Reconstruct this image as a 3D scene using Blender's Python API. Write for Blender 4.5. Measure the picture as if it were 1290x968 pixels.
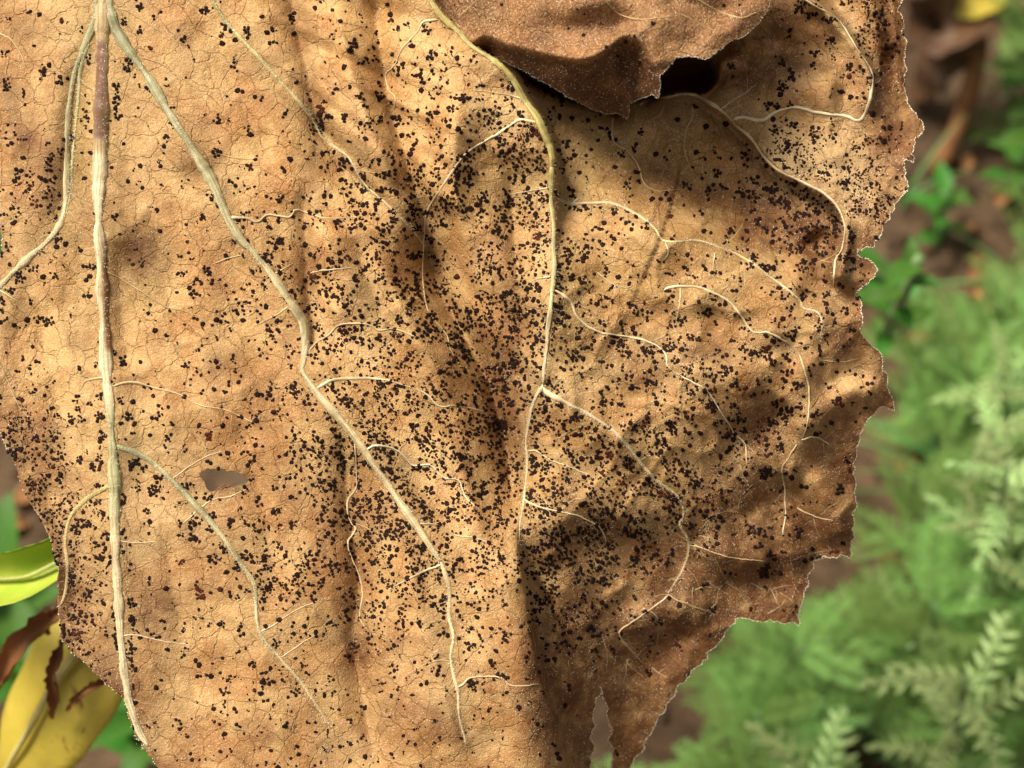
import bpy, math, random
import numpy as np
from mathutils import Vector, Matrix

# ------------------------------------------------------------------ scene, camera, light
scene = bpy.context.scene
for o in list(bpy.data.objects):
    bpy.data.objects.remove(o)
COL = scene.collection
R = math.radians
PITCH = R(55.0)
CAM_H = 0.61
W, H, FPX = 1290.0, 968.0, 2150.0           # photograph size and focal length in its pixels
DREF = 0.30                                 # distance of the leaf's mean plane
PX = DREF / FPX                             # metres per photograph pixel on that plane

cam_d = bpy.data.cameras.new('camera')
cam = bpy.data.objects.new('camera', cam_d)
COL.objects.link(cam)
cam.location = (0, 0, CAM_H)
cam.rotation_euler = (R(90) - PITCH, 0, 0)
cam_d.sensor_width = 36.0
cam_d.lens = FPX / W * 36.0
cam_d.clip_start = 0.01
cam_d.clip_end = 500
cam_d.dof.use_dof = True
cam_d.dof.focus_distance = 0.301
cam_d.dof.aperture_fstop = 17.0
scene.camera = cam

SUN_DIR = Vector((-0.45, 0.10, 0.89)).normalized()      # towards the sun
sun_el = math.asin(SUN_DIR.z)
sun_az = math.atan2(SUN_DIR.x, SUN_DIR.y)
world = bpy.data.worlds.new('World')
scene.world = world
world.use_nodes = True
wn = world.node_tree
bg = wn.nodes['Background']
sky = wn.nodes.new('ShaderNodeTexSky')
sky.sky_type = 'NISHITA'
sky.sun_disc = False
sky.sun_elevation = sun_el
sky.sun_rotation = sun_az
sky.dust_density = 5.0
sky.ozone_density = 0.6
hs = wn.nodes.new('ShaderNodeHueSaturation')
hs.inputs['Saturation'].default_value = 0.18
wn.links.new(sky.outputs[0], hs.inputs['Color'])
wn.links.new(hs.outputs[0], bg.inputs['Color'])
bg.inputs['Strength'].default_value = 0.066
sun_d = bpy.data.lights.new('sun', 'SUN')
sun_d.energy = 3.2
sun_d.angle = R(22)
sun_d.color = (1.0, 0.95, 0.87)
sun = bpy.data.objects.new('sun', sun_d)
COL.objects.link(sun)
sun.location = (1, 1, 3)
sun.rotation_euler = SUN_DIR.to_track_quat('Z', 'Y').to_euler()
vs = scene.view_settings
vs.view_transform = 'Standard'
vs.look = 'None'
vs.exposure = 0.86
vs.gamma = 1.0
vs.use_curve_mapping = False

# ------------------------------------------------------------------ projection helpers
CAM = np.array([0, 0, CAM_H])
FWD = np.array([0, math.cos(PITCH), -math.sin(PITCH)])
UP = np.array([0, math.sin(PITCH), math.cos(PITCH)])
RIGHT = np.array([1.0, 0, 0])

def ray(x, y):
    x = np.asarray(x, float); y = np.asarray(y, float)
    return ((x - W / 2) / FPX)[..., None] * RIGHT + ((H / 2 - y) / FPX)[..., None] * UP + FWD

def at_depth(x, y, d):
    return CAM + np.asarray(d, float)[..., None] * ray(x, y)

def on_ground(x, y, z=0.0):
    r = ray(x, y)
    return CAM + r * ((z - CAM_H) / r[..., 2])[..., None]

# ------------------------------------------------------------------ numpy helpers
def sstep(x, a, b):
    t = np.clip((x - a) / (b - a), 0, 1)
    return t * t * (3 - 2 * t)

def vnoise(X, Y, scale, seed):
    """gradient noise, about -1..1"""
    rng = np.random.RandomState(seed)
    an = rng.uniform(0, 2 * math.pi, (97, 97)); gx_, gy_ = np.cos(an), np.sin(an)
    x = X / scale + 41.37; y = Y / scale + 37.71
    xi = np.floor(x).astype(int); yi = np.floor(y).astype(int)
    fx = x - xi; fy = y - yi
    u = fx * fx * fx * (fx * (fx * 6 - 15) + 10); v = fy * fy * fy * (fy * (fy * 6 - 15) + 10)
    def g(i, j):
        p, q = (yi + j) % 97, (xi + i) % 97
        return gx_[p, q] * (fx - i) + gy_[p, q] * (fy - j)
    return 1.6 * ((g(0, 0) * (1 - u) + g(1, 0) * u) * (1 - v) + (g(0, 1) * (1 - u) + g(1, 1) * u) * v)

def poly_field(X, Y, pts):
    """distance, signed distance (+ = right of the direction of travel on screen) and arc parameter"""
    P = np.array(pts, float)
    seg = np.linalg.norm(P[1:] - P[:-1], axis=1)
    cum = np.concatenate([[0], np.cumsum(seg)])
    best = np.full(X.shape, 1e9); sd = np.zeros(X.shape); tt = np.zeros(X.shape)
    for i in range(len(seg)):
        ax, ay = P[i]; bx, by = P[i + 1]
        dx, dy = (bx - ax) / seg[i], (by - ay) / seg[i]
        u = (X - ax) * dx + (Y - ay) * dy
        uc = np.clip(u, 0, seg[i])
        d = np.hypot(X - ax - uc * dx, Y - ay - uc * dy)
        s = (X - ax) * dy - (Y - ay) * dx
        m = d < best
        best = np.where(m, d, best)
        sd = np.where(m, np.sign(s) * d, sd)
        tt = np.where(m, (cum[i] + uc) / cum[-1], tt)
    return best, sd, tt

def inside(X, Y, poly):
    P = np.array(poly, float); c = np.zeros(X.shape, bool)
    n = len(P); j = n - 1
    for i in range(n):
        xi, yi = P[i]; xj, yj = P[j]
        if yi != yj:
            c ^= ((yi > Y) != (yj > Y)) & (X < (xj - xi) * (Y - yi) / (yj - yi) + xi)
        j = i
    return c

def densify(pts, step, closed=False):
    P = np.array(pts, float)
    n = len(P); out = []
    rng = range(n if closed else n - 1)
    for i in rng:
        p1, p2 = P[i], P[(i + 1) % n]
        p0 = P[i - 1] if (i > 0 or closed) else 2 * p1 - p2
        p3 = P[(i + 2) % n] if (i + 2 < n or closed) else 2 * p2 - p1
        k = max(1, int(round(np.linalg.norm(p2 - p1) / step)))
        for t in np.arange(k) / k:
            out.append(0.5 * (2 * p1 + (p2 - p0) * t + (2 * p0 - 5 * p1 + 4 * p2 - p3) * t * t + (3 * p1 - p0 - 3 * p2 + p3) * t ** 3))
    if not closed:
        out.append(P[-1])
    return np.array(out)

def nearest_on(poly, X, Y):
    P = np.array(poly, float); Q = np.roll(P, -1, axis=0)
    bx = np.array(X, float); by = np.array(Y, float); best = np.full(X.shape, 1e9)
    for (ax, ay), (cx, cy) in zip(P, Q):
        l2 = (cx - ax) ** 2 + (cy - ay) ** 2
        if l2 < 1e-9:
            continue
        u = np.clip(((X - ax) * (cx - ax) + (Y - ay) * (cy - ay)) / l2, 0, 1)
        qx = ax + u * (cx - ax); qy = ay + u * (cy - ay)
        d = np.hypot(X - qx, Y - qy); m = d < best
        best = np.where(m, d, best); bx = np.where(m, qx, bx); by = np.where(m, qy, by)
    return bx, by

# ------------------------------------------------------------------ object helpers
def add_obj(name, mesh, parent=None, loc=None):
    o = bpy.data.objects.new(name, mesh)
    COL.objects.link(o)
    if parent is not None:
        o.parent = parent
    if loc is not None:
        o.location = loc
    return o

def tag(o, label=None, cat=None, group=None, kind=None):
    if label: o['label'] = label
    if cat: o['category'] = cat
    if group: o['group'] = group
    if kind: o['kind'] = kind
    return o

def empty(name, loc, rot=(0, 0, 0)):
    o = bpy.data.objects.new(name, None)
    o.empty_display_size = 0.01
    COL.objects.link(o)
    o.location = loc; o.rotation_euler = rot
    return o

def mk_mesh(name, verts, faces, mat, smooth=True, cols=None):
    """verts (n,3) array, faces: (m,k) array or list of lists"""
    me = bpy.data.meshes.new(name)
    verts = np.asarray(verts, np.float32)
    if isinstance(faces, np.ndarray):
        m, k = faces.shape
        me.vertices.add(len(verts)); me.vertices.foreach_set('co', verts.ravel())
        me.loops.add(m * k); me.loops.foreach_set('vertex_index', faces.astype(np.int32).ravel())
        me.polygons.add(m)
        me.polygons.foreach_set('loop_start', np.arange(0, m * k, k, dtype=np.int32))
        me.polygons.foreach_set('loop_total', np.full(m, k, np.int32))
        me.update(calc_edges=True)
        me.validate()
    else:
        me.from_pydata([tuple(map(float, v)) for v in verts], [], faces)
        me.update()
    if smooth:
        me.polygons.foreach_set('use_smooth', np.ones(len(me.polygons), bool))
    if cols is not None:
        a = me.color_attributes.new('Col', 'FLOAT_COLOR', 'POINT')
        c = np.ones((len(verts), 4), np.float32); c[:, :3] = cols
        a.data.foreach_set('color', c.ravel())
    if mat:
        me.materials.append(mat)
    return me

# ------------------------------------------------------------------ materials
def srgb(r, g, b):
    f = lambda c: (c / 255 / 12.92) if c / 255 <= 0.04045 else ((c / 255 + 0.055) / 1.055) ** 2.4
    return (f(r), f(g), f(b), 1.0)

class NT:
    def __init__(self, name):
        self.m = bpy.data.materials.new(name); self.m.use_nodes = True
        self.t = self.m.node_tree; self.b = self.t.nodes['Principled BSDF']; self.out = self.t.nodes['Material Output']
    def n(self, typ, **kw):
        nd = self.t.nodes.new(typ)
        for k, v in kw.items():
            setattr(nd, k, v)
        return nd
    def l(self, a, b):
        self.t.links.new(a, b)
    def coord(self):
        return self.n('ShaderNodeTexCoord').outputs['Object']
    def noise(self, scale, detail=4, rough=0.55, vec=None, dist=0.0):
        nd = self.n('ShaderNodeTexNoise'); nd.inputs['Scale'].default_value = scale
        nd.inputs['Detail'].default_value = detail; nd.inputs['Roughness'].default_value = rough
        nd.inputs['Distortion'].default_value = dist
        if vec is not None: self.l(vec, nd.inputs['Vector'])
        return nd.outputs['Fac']
    def ramp(self, fac, *stops):
        nd = self.n('ShaderNodeValToRGB'); cr = nd.color_ramp
        while len(cr.elements) < len(stops): cr.elements.new(0.5)
        for e, (p, c) in zip(cr.elements, stops):
            e.position = p; e.color = c if len(c) == 4 else (*c, 1)
        self.l(fac, nd.inputs[0]); return nd.outputs[0]
    def rng(self, fac, a, b, c=0.0, d=1.0):
        nd = self.n('ShaderNodeMapRange'); nd.interpolation_type = 'SMOOTHSTEP'
        for i, v in zip((1, 2, 3, 4), (a, b, c, d)): nd.inputs[i].default_value = v
        self.l(fac, nd.inputs[0]); return nd.outputs[0]
    def mix(self, fac, a, b, blend='MIX'):
        nd = self.n('ShaderNodeMix', data_type='RGBA', blend_type=blend)
        for s, v in ((0, fac), (6, a), (7, b)):
            if hasattr(v, 'links') or isinstance(v, bpy.types.NodeSocket): self.l(v, nd.inputs[s])
            else: nd.inputs[s].default_value = v
        return nd.outputs[2]
    def math(self, op, a, b=None):
        nd = self.n('ShaderNodeMath', operation=op)
        for s, v in ((0, a), (1, b)):
            if v is None: continue
            if isinstance(v, bpy.types.NodeSocket): self.l(v, nd.inputs[s])
            else: nd.inputs[s].default_value = v
        return nd.outputs[0]
    def bump(self, height, strength, dist, prev=None):
        nd = self.n('ShaderNodeBump'); nd.inputs['Strength'].default_value = strength
        nd.inputs['Distance'].default_value = dist
        self.l(height, nd.inputs['Height'])
        if prev is not None: self.l(prev, nd.inputs['Normal'])
        return nd.outputs[0]

def finish_leafy(k, col, transl, rough=0.6, spec=0.3, normal=None):
    k.l(col, k.b.inputs['Base Color'])
    k.b.inputs['Roughness'].default_value = rough
    k.b.inputs['Specular IOR Level'].default_value = spec
    if normal is not None: k.l(normal, k.b.inputs['Normal'])
    if transl > 0:
        tr = k.n('ShaderNodeBsdfTranslucent'); k.l(col, tr.inputs['Color'])
        if normal is not None: k.l(normal, tr.inputs['Normal'])
        ms = k.n('ShaderNodeMixShader'); ms.inputs[0].default_value = transl
        k.l(k.b.outputs[0], ms.inputs[1]); k.l(tr.outputs[0], ms.inputs[2]); k.l(ms.outputs[0], k.out.inputs['Surface'])

def blade_material(name, tan, light, brown, olive, pale):
    k = NT(name); v = k.coord()
    at = k.n('ShaderNodeAttribute', attribute_name='Col')
    sep = k.n('ShaderNodeSeparateColor'); k.l(at.outputs['Color'], sep.inputs[0])
    mott = k.noise(110, 5, 0.6, v); mid = k.noise(420, 5, 0.65, v, 0.4); fine = k.noise(2600, 3, 0.6, v)
    col = k.mix(k.rng(mott, 0.40, 0.60), tan, light)
    col = k.mix(k.math('MULTIPLY', k.rng(mid, 0.50, 0.72), 0.55), col, srgb(186, 122, 62))
    col = k.mix(k.math('MULTIPLY', sep.outputs[2], 0.8), col, pale)
    col = k.mix(k.math('MULTIPLY', sep.outputs[1], 0.85), col, olive)
    bn = k.math('MULTIPLY', sep.outputs[0], k.rng(k.noise(300, 5, 0.7, v), 0.25, 0.6, 0.55, 1.0))
    # grey-brown smudges and tiny freckles that belong to the tissue itself
    col = k.mix(k.math('MULTIPLY', k.rng(k.noise(170, 6, 0.7, v, 0.6), 0.60, 0.76), 0.45), col, srgb(128, 100, 66))
    col = k.mix(k.math('MULTIPLY', k.rng(k.noise(1500, 4, 0.7, v), 0.64, 0.74), 0.55), col, srgb(96, 62, 34))
    col = k.mix(k.rng(fine, 0.42, 0.66, 0.0, 0.42), col, srgb(232, 194, 132))
    col = k.mix(k.rng(k.noise(3400, 2, 0.5, v), 0.55, 0.72, 0.0, 0.32), col, srgb(132, 88, 42))
    col = k.mix(k.math('MULTIPLY', bn, 0.88), col, brown)
    # areole network: fine ridged cells
    vo = k.n('ShaderNodeTexVoronoi', feature='DISTANCE_TO_EDGE'); vo.inputs['Scale'].default_value = 900
    nd = k.n('ShaderNodeTexNoise'); nd.inputs['Scale'].default_value = 700; nd.inputs['Detail'].default_value = 2
    k.l(v, nd.inputs['Vector'])
    vm = k.n('ShaderNodeVectorMath', operation='MULTIPLY_ADD'); k.l(nd.outputs['Color'], vm.inputs[0])
    vm.inputs[1].default_value = (0.0012,) * 3; k.l(v, vm.inputs[2]); k.l(vm.outputs[0], vo.inputs['Vector'])
    edge = k.rng(vo.outputs['Distance'], 0.0, 0.10)
    col = k.mix(k.rng(edge, 0, 1, 0.16, 0.0), col, srgb(120, 78, 40))
    vo2 = k.n('ShaderNodeTexVoronoi', feature='DISTANCE_TO_EDGE'); vo2.inputs['Scale'].default_value = 230; k.l(vm.outputs[0], vo2.inputs['Vector'])
    edge2 = k.rng(vo2.outputs['Distance'], 0.0, 0.035)
    col = k.mix(k.rng(edge2, 0, 1, 0.18, 0.0), col, srgb(110, 70, 36))
    nrm = k.bump(edge, 0.22, 0.00012)
    nrm = k.bump(edge2, 0.6, 0.0003, nrm)
    nrm = k.bump(k.noise(2800, 3, 0.7, v), 0.8, 0.00028, nrm)
    nrm = k.bump(k.noise(520, 4, 0.6, v, 0.5), 0.5, 0.0006, nrm)
    finish_leafy(k, col, 0.10, 0.58, 0.32, nrm)
    return k.m

M_blade = blade_material('dried_blade', srgb(190, 131, 70), srgb(224, 176, 110), srgb(88, 46, 16), srgb(142, 110, 48), srgb(230, 192, 134))
M_blade_brown = blade_material('brown_blade', srgb(122, 72, 36), srgb(154, 100, 56), srgb(58, 26, 10), srgb(108, 78, 36), srgb(190, 138, 86))

def vein_material():
    k = NT('vein'); v = k.coord()
    at = k.n('ShaderNodeAttribute', attribute_name='Col')
    mp = k.n('ShaderNodeMapping'); mp.inputs['Scale'].default_value = (3000, 170, 1500); k.l(k.n('ShaderNodeAttribute', attribute_name='St').outputs['Color'], mp.inputs['Vector'])
    st = k.noise(1.0, 4, 0.6, mp.outputs[0])
    col = k.mix(k.rng(st, 0.40, 0.66, 0.0, 0.6), at.outputs['Color'], srgb(112, 92, 48))
    col = k.mix(k.rng(k.noise(900, 4, 0.65, v), 0.5, 0.72, 0.0, 0.30), col, srgb(150, 112, 64))
    nrm = k.bump(st, 0.5, 0.00015)
    nrm = k.bump(k.noise(1800, 3, 0.6, v), 0.4, 0.00015, nrm)
    finish_leafy(k, col, 0.08, 0.5, 0.4, nrm)
    return k.m
M_vein = vein_material()

def pustule_material():
    k = NT('rust_pustule'); v = k.coord()
    at = k.n('ShaderNodeAttribute', attribute_name='Col')
    n1 = k.noise(1800, 4, 0.65, v)
    col = k.mix(k.rng(n1, 0.35, 0.7), srgb(28, 15, 11), srgb(48, 28, 20))
    col = k.mix(at.outputs['Fac'], col, srgb(82, 38, 22))
    nrm = k.bump(k.noise(3800, 4, 0.7, v), 0.7, 0.00015)
    k.l(col, k.b.inputs['Base Color']); k.l(nrm, k.b.inputs['Normal'])
    k.b.inputs['Roughness'].default_value = 0.8; k.b.inputs['Specular IOR Level'].default_value = 0.10
    return k.m
M_pust = pustule_material()

def simple(name, c1, c2, scale, rough=0.6, spec=0.3, transl=0.0, bump=0.0, bdist=0.001, c3=None):
    k = NT(name); v = k.coord()
    n1 = k.noise(scale, 5, 0.6, v)
    col = k.mix(k.rng(n1, 0.35, 0.66), c1, c2)
    if c3: col = k.mix(k.rng(k.noise(scale * 0.37, 4, 0.6, v), 0.54, 0.68), col, c3)
    nrm = k.bump(k.noise(scale * 3, 4, 0.65, v), bump, bdist) if bump > 0 else None
    finish_leafy(k, col, transl, rough, spec, nrm)
    return k.m

def hair_material():
    k = NT('hair')
    k.b.inputs['Base Color'].default_value = srgb(236, 220, 186)
    k.b.inputs['Roughness'].default_value = 0.4
    return k.m
M_hair = hair_material()

# ------------------------------------------------------------------ ground
def soil_material():
    k = NT('soil'); v = k.coord()
    n1 = k.noise(9, 6, 0.65, v); n2 = k.noise(70, 6, 0.7, v); n3 = k.noise(380, 4, 0.7, v)
    col = k.mix(k.rng(n1, 0.35, 0.65), srgb(76, 58, 41), srgb(108, 86, 62))
    col = k.mix(k.rng(n2, 0.4, 0.68), col, srgb(54, 40, 28))
    col = k.mix(k.rng(n3, 0.58, 0.75, 0, 0.7), col, srgb(160, 128, 94))
    nrm = k.bump(n2, 0.8, 0.006); nrm = k.bump(n3, 0.7, 0.002, nrm)
    finish_leafy(k, col, 0, 0.9, 0.15, nrm)
    return k.m
def ground_z(x, y):
    fade = np.exp(-((x) ** 2 + (y - 0.5) ** 2) / 4.0)
    return (vnoise(x, y, 0.16, 5) * 0.010 + vnoise(x, y, 0.05, 6) * 0.006 + vnoise(x, y, 0.02, 7) * 0.0025) * fade
def axis(c, fine, half, far):
    a = list(np.arange(-half, half + 1e-6, fine)); s = fine; p = half
    while p < far:
        s *= 1.35; p += s; a.append(p); a.insert(0, -p)
    return np.array(a) + c
gx = axis(0.0, 0.007, 0.75, 120); gy = axis(0.5, 0.007, 0.75, 120)
GX, GY = np.meshgrid(gx, gy)
GZ = ground_z(GX, GY)
nx, ny = len(gx), len(gy)
idx = np.arange(nx * ny).reshape(ny, nx)
gf = np.stack([idx[:-1, :-1], idx[:-1, 1:], idx[1:, 1:], idx[1:, :-1]], -1).reshape(-1, 4)
ground = add_obj('ground', mk_mesh('ground', np.stack([GX, GY, GZ], -1).reshape(-1, 3), gf, soil_material()))
tag(ground, 'brown crumbly soil under the weeds', kind='structure')
def gz(x, y):
    return float(ground_z(np.array(float(x)), np.array(float(y))))

# ------------------------------------------------------------------ main leaf: outline and relief
LEAF = [(60,-150),(110,-120),(170,-150),(260,-190),(380,-170),(470,-120),(520,-80),(640,-110),(800,-150),(960,-160),(1090,-110),(1128,-50),
 (1137,0),(1131,14),(1138,25),(1141,62),(1140,102),(1143,130),(1154,143),(1163,164),(1152,175),(1150,205),(1139,202),(1141,217),(1143,239),(1127,257),
 (1121,270),(1110,295),(1101,311),(1081,316),(1081,323),(1093,326),(1105,340),(1096,353),(1078,371),(1086,383),(1085,420),(1099,437),(1109,445),(1112,467),
 (1118,479),(1126,518),(1110,512),(1093,529),(1084,547),(1079,569),(1075,585),(1078,611),(1076,657),(1071,703),(1059,699),(1023,707),(1019,735),
 (1009,763),(1006,788),(1000,784),(965,783),(927,780),(906,809),(879,840),(857,862),(846,880),(828,908),(812,938),(794,966),(782,996),(772,985),(771,950),(768,915),(764,888),(757,866),(750,886),(746,920),(745,960),(735,1000),(705,1030),(660,1060),(580,1100),(480,1110),(400,1080),(330,1030),(280,1030),(212,985),(172,930),(155,880),
 (133,862),(115,843),(93,825),(76,803),(73,772),(74,747),(73,713),(65,685),(57,664),(28,617),(17,580),(0,545),(-30,500),(-44,420),(-26,342),
 (1,320),(4,298),(-22,268),(-80,200),(-130,90),(-120,-30),(-50,-130)]
HOLE = [(250,597),(262,591),(275,592),(281,590),(287,595),(292,593),(300,596),(309,599),(315,606),(308,612),(294,614),(284,609),(277,612),(268,622),(261,617),(258,608)]

STEP = 2.5
xs = np.arange(-140, 1172, STEP); ys = np.arange(-200, 1120, STEP)
X, Y = np.meshgrid(xs, ys)

# veins: name, radius start/end (photo px), colours start/end, points
CREAM = (0.80, 0.62, 0.35); PALE = (0.68, 0.50, 0.25); GREEN = (0.38, 0.37, 0.19); OLIVE = (0.52, 0.42, 0.13); TAN = (0.52, 0.34, 0.14)
WHITE = (0.88, 0.76, 0.52)
V = []
def vein(name, r0, r1, c0, c1, *p):
    V.append((name, r0, r1, c0, c1, [(p[i], p[i + 1]) for i in range(0, len(p), 2)]))
vein('midrib',11,5.2,TAN,CREAM, 130,-110,130,-60,130,0,130,60,130,120,130,180,127,230,126,290,130,350,133,430,135,480,140,550,143,600,146,660,150,720,154,790,158,840,164,880,172,910,186,940)
vein('vein',5,4.5,GREEN,PALE, 122,-20,119,25,106,58,93,95,86,150,85,215,82,262,66,297,36,325,3,358,-24,385)
vein('vein',3.2,2.2,GREEN,OLIVE, 120,20,111,55,101,90,97,140,92,200,88,250,80,278)
vein('vein',6.5,5,GREEN,PALE, 136,-20,140,22,156,55,185,95,215,145,245,195,268,235,283,272,302,302,320,320,343,348,362,376,383,407,386,440,384,470,400,494,420,518,444,546,472,586,493,617,518,654,538,682,555,707)
vein('vein',3.6,1.6,PALE,CREAM, 555,707,563,732,566,753,565,778,571,803,568,828,572,850,577,870,579,900,588,940)
vein('vein',3.2,1.5,OLIVE,CREAM, 258,-20,280,20,320,65,351,99,393,146,407,172,441,198,461,232,493,262,524,294,536,312)
vein('vein',4.0,5.6,OLIVE,OLIVE, 529,-36,545,6,569,35,595,62,620,79,642,99,661,128,683,161,693,187,695,212)
vein('vein',5.0,2.8,OLIVE,CREAM, 695,208,695,255,696,290,696,352,690,414,684,485)
vein('vein',3.4,1.4,CREAM,PALE, 684,485,671,511,663,552,664,580,659,630,655,660,654,690)
vein('vein',3.2,1.3,CREAM,TAN, 684,488,691,496,715,509,745,525,775,546,804,580,826,605,854,626,862,647,857,661,868,682,862,713,841,749)
vein('vein',1.3,0.8,TAN,TAN, 841,749,854,757,880,767,903,775)
vein('vein',2.0,0.9,CREAM,CREAM, 697,365,718,380,729,402,755,419,790,425,820,432,837,445,842,462,860,475,890,493,905,515,925,545,938,558,940,588)
vein('vein',2.8,1.2,PALE,PALE, 702,250,717,257,742,256,773,257,807,274,826,290,838,305,882,305,934,324,968,349,1003,375,1013,389,1031,395,1036,411,1033,429)
vein('vein',2.0,0.9,CREAM,PALE, 836,366,848,361,875,361,897,367,919,380,934,395,951,417,970,419,994,432,1008,445,1017,476,1019,500,1017,532,1010,556)
vein('vein',4.6,1.9,PALE,CREAM, 806,133,820,128,838,125,867,120,891,128,914,142,929,157,948,173,964,196,983,214,1013,230,1040,244,1057,262,1065,286,1061,315,1053,330,1050,361)
vein('vein',2.3,1.6,WHITE,PALE, 919,153,936,148,960,152,979,141,1003,136,1031,143,1065,147,1078,152,1087,149,1096,130,1101,108,1099,90,1090,74,1078,56,1065,34,1050,19,1016,0,990,-20)
vein('veinlet',1.4,0.7,PALE,PALE, 906,140,925,126,941,118,955,104)
vein('veinlet',1.3,0.8,PALE,TAN, 772,146,772,177,792,192,804,208,812,229,829,239,857,239)
vein('veinlet',1.4,0.6,PALE,TAN, 873,133,871,148,863,167,863,192,872,217)
vein('veinlet',1.2,0.6,PALE,TAN, 837,133,832,145,823,152,828,164)
vein('veinlet',1.0,0.5,TAN,TAN, 748,212,741,228,738,246)
vein('vein',2.3,1.0,CREAM,PALE, 690,156,662,152,650,153,630,167,608,180,586,194,568,220,550,245,538,268,534,299,533,330,534,364,540,392,562,420,568,442,583,467)
vein('veinlet',1.9,0.8,CREAM,PALE, 552,25,534,29,524,43,506,62,497,84,484,96,489,115,497,124,495,146)
vein('veinlet',1.3,0.6,CREAM,PALE, 660,125,636,119,614,116,583,115)
vein('veinlet',1.2,0.6,CREAM,CREAM, 697,234,686,237,665,240,640,246)
vein('veinlet',1.9,0.8,CREAM,PALE, 288,275,310,274,325,279,339,270,366,273,376,264,410,274,450,273)
vein('veinlet',1.2,0.7,CREAM,CREAM, 388,345,410,341,435,338,453,340)
vein('veinlet',1.6,0.8,PALE,CREAM, 388,444,399,431,413,423,428,409,459,409,478,417,494,415,518,422,531,429)
vein('veinlet',2.4,0.9,CREAM,CREAM, 399,490,408,484,422,479,459,477,487,479,506,485,537,496,554,511,577,511,624,522)
vein('veinlet',1.7,0.8,WHITE,CREAM, 459,568,475,561,500,567,512,578,521,587,541,586,559,602,577,605,586,626,605,642)
vein('veinlet',1.2,0.6,PALE,PALE, 341,347,355,341,372,330)
vein('veinlet',1.1,0.6,PALE,PALE, 364,386,350,396,339,402,320,411)
vein('veinlet',1.7,0.8,CREAM,PALE, 447,558,449,580,450,614,438,633,439,654,449,668,439,685,444,704,453,729,456,754,453,778,463,794)
vein('veinlet',1.5,0.7,PALE,CREAM, 524,660,549,662,574,676,599,679,624,688)
vein('veinlet',1.7,0.8,CREAM,CREAM, 556,711,531,721,503,735,485,748)
vein('veinlet',1.6,0.8,CREAM,PALE, 574,867,584,862,596,854,630,854,645,864,680,862)
vein('veinlet',1.2,0.6,PALE,PALE, 568,833,549,834,521,845,505,856)
vein('vein',4.8,2.0,GREEN,PALE, 144,562,158,566,174,572,190,582,217,605,248,639,279,676,301,710,319,738,322,772,328,800,354,831,376,856,391,877,415,915)
vein('vein',3.2,2.0,OLIVE,TAN, 140,603,136,613,108,630,88,654,82,685,84,713,82,748,75,765)
vein('veinlet',1.7,0.8,PALE,PALE, 141,487,167,482,192,488,229,498,257,512,291,519,328,538)
vein('veinlet',1.6,0.9,PALE,PALE, 134,476,120,477,108,481,100,493)
vein('veinlet',1.5,0.7,TAN,TAN, 133,342,150,350,174,363,211,386,245,395,297,436)
vein('veinlet',1.3,0.7,PALE,PALE, 268,333,288,326,312,320)
vein('veinlet',1.8,0.9,CREAM,PALE, -3,364,19,378,37,395)
vein('veinlet',1.3,0.8,PALE,PALE, -8,445,4,465,19,504,34,526)
vein('veinlet',1.5,0.8,PALE,PALE, -6,40,10,46,22,60,33,84)
vein('veinlet',1.1,0.6,TAN,PALE, 148,12,160,14,186,28,229,56)
vein('veinlet',1.1,0.6,TAN,PALE, 178,72,200,80,217,90,248,112,279,118)
vein('veinlet',1.1,0.6,TAN,TAN, 240,178,258,186,279,195,310,200,340,199)
vein('veinlet',1.1,0.6,TAN,TAN, 131,192,145,197,161,205)
vein('veinlet',1.2,0.6,CREAM,CREAM, 752,343,761,349,776,360,792,364)
vein('veinlet',1.1,0.6,CREAM,CREAM, 857,361,854,392,849,420)
vein('veinlet',1.7,0.8,CREAM,PALE, 694,349,674,353,655,366)
vein('veinlet',1.3,0.7,CREAM,CREAM, 664,568,676,569,696,580,721,589,745,599)
vein('veinlet',1.9,0.9,CREAM,CREAM, 659,628,668,634,680,639,705,644,724,648,745,657,756,664,764,682)
vein('veinlet',1.3,0.8,PALE,PALE, 868,687,880,690,900,698,931,704,965,707)
vein('veinlet',1.3,0.7,CREAM,TAN, 842,750,823,766,795,785,779,798,795,819,814,840)
vein('veinlet',1.1,0.7,CREAM,CREAM, 820,770,830,780,838,791)
vein('veinlet',1.2,0.7,PALE,PALE, 1035,454,1062,456,1084,451)
vein('veinlet',1.2,0.7,TAN,TAN, 1053,479,1075,479,1084,491)
vein('veinlet',1.6,0.9,CREAM,PALE, 1009,555,1022,551,1035,554,1050,564)
vein('veinlet',1.4,0.8,CREAM,CREAM, 1004,560,993,578,985,592,989,620,989,648,986,676)
vein('veinlet',1.1,0.7,CREAM,CREAM, 1004,640,1025,650,1050,656)
vein('veinlet',1.1,0.6,CREAM,CREAM, 838,305,842,318,834,330)
vein('veinlet',1.1,0.6,CREAM,CREAM, 900,318,899,332,897,348)
vein('veinlet',1.2,0.6,CREAM,CREAM, 326,797,345,786,372,769,400,757)
vein('veinlet',1.1,0.6,CREAM,CREAM, 352,829,375,814,398,800)
vein('veinlet',1.2,0.6,CREAM,CREAM, 250,641,268,630,290,625,318,614)
vein('veinlet',1.1,0.6,CREAM,CREAM, 217,604,235,590,262,575,284,568)
vein('veinlet',1.1,0.6,CREAM,CREAM, 150,800,175,802,205,808,240,812)
vein('veinlet',1.1,0.6,CREAM,CREAM, 147,680,170,683,200,683)
vein('veinlet',1.0,0.6,CREAM,CREAM, 250,642,238,652,228,662)
vein('veinlet',1.0,0.5,CREAM,CREAM, 719,257,740,243,742,236)

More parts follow.
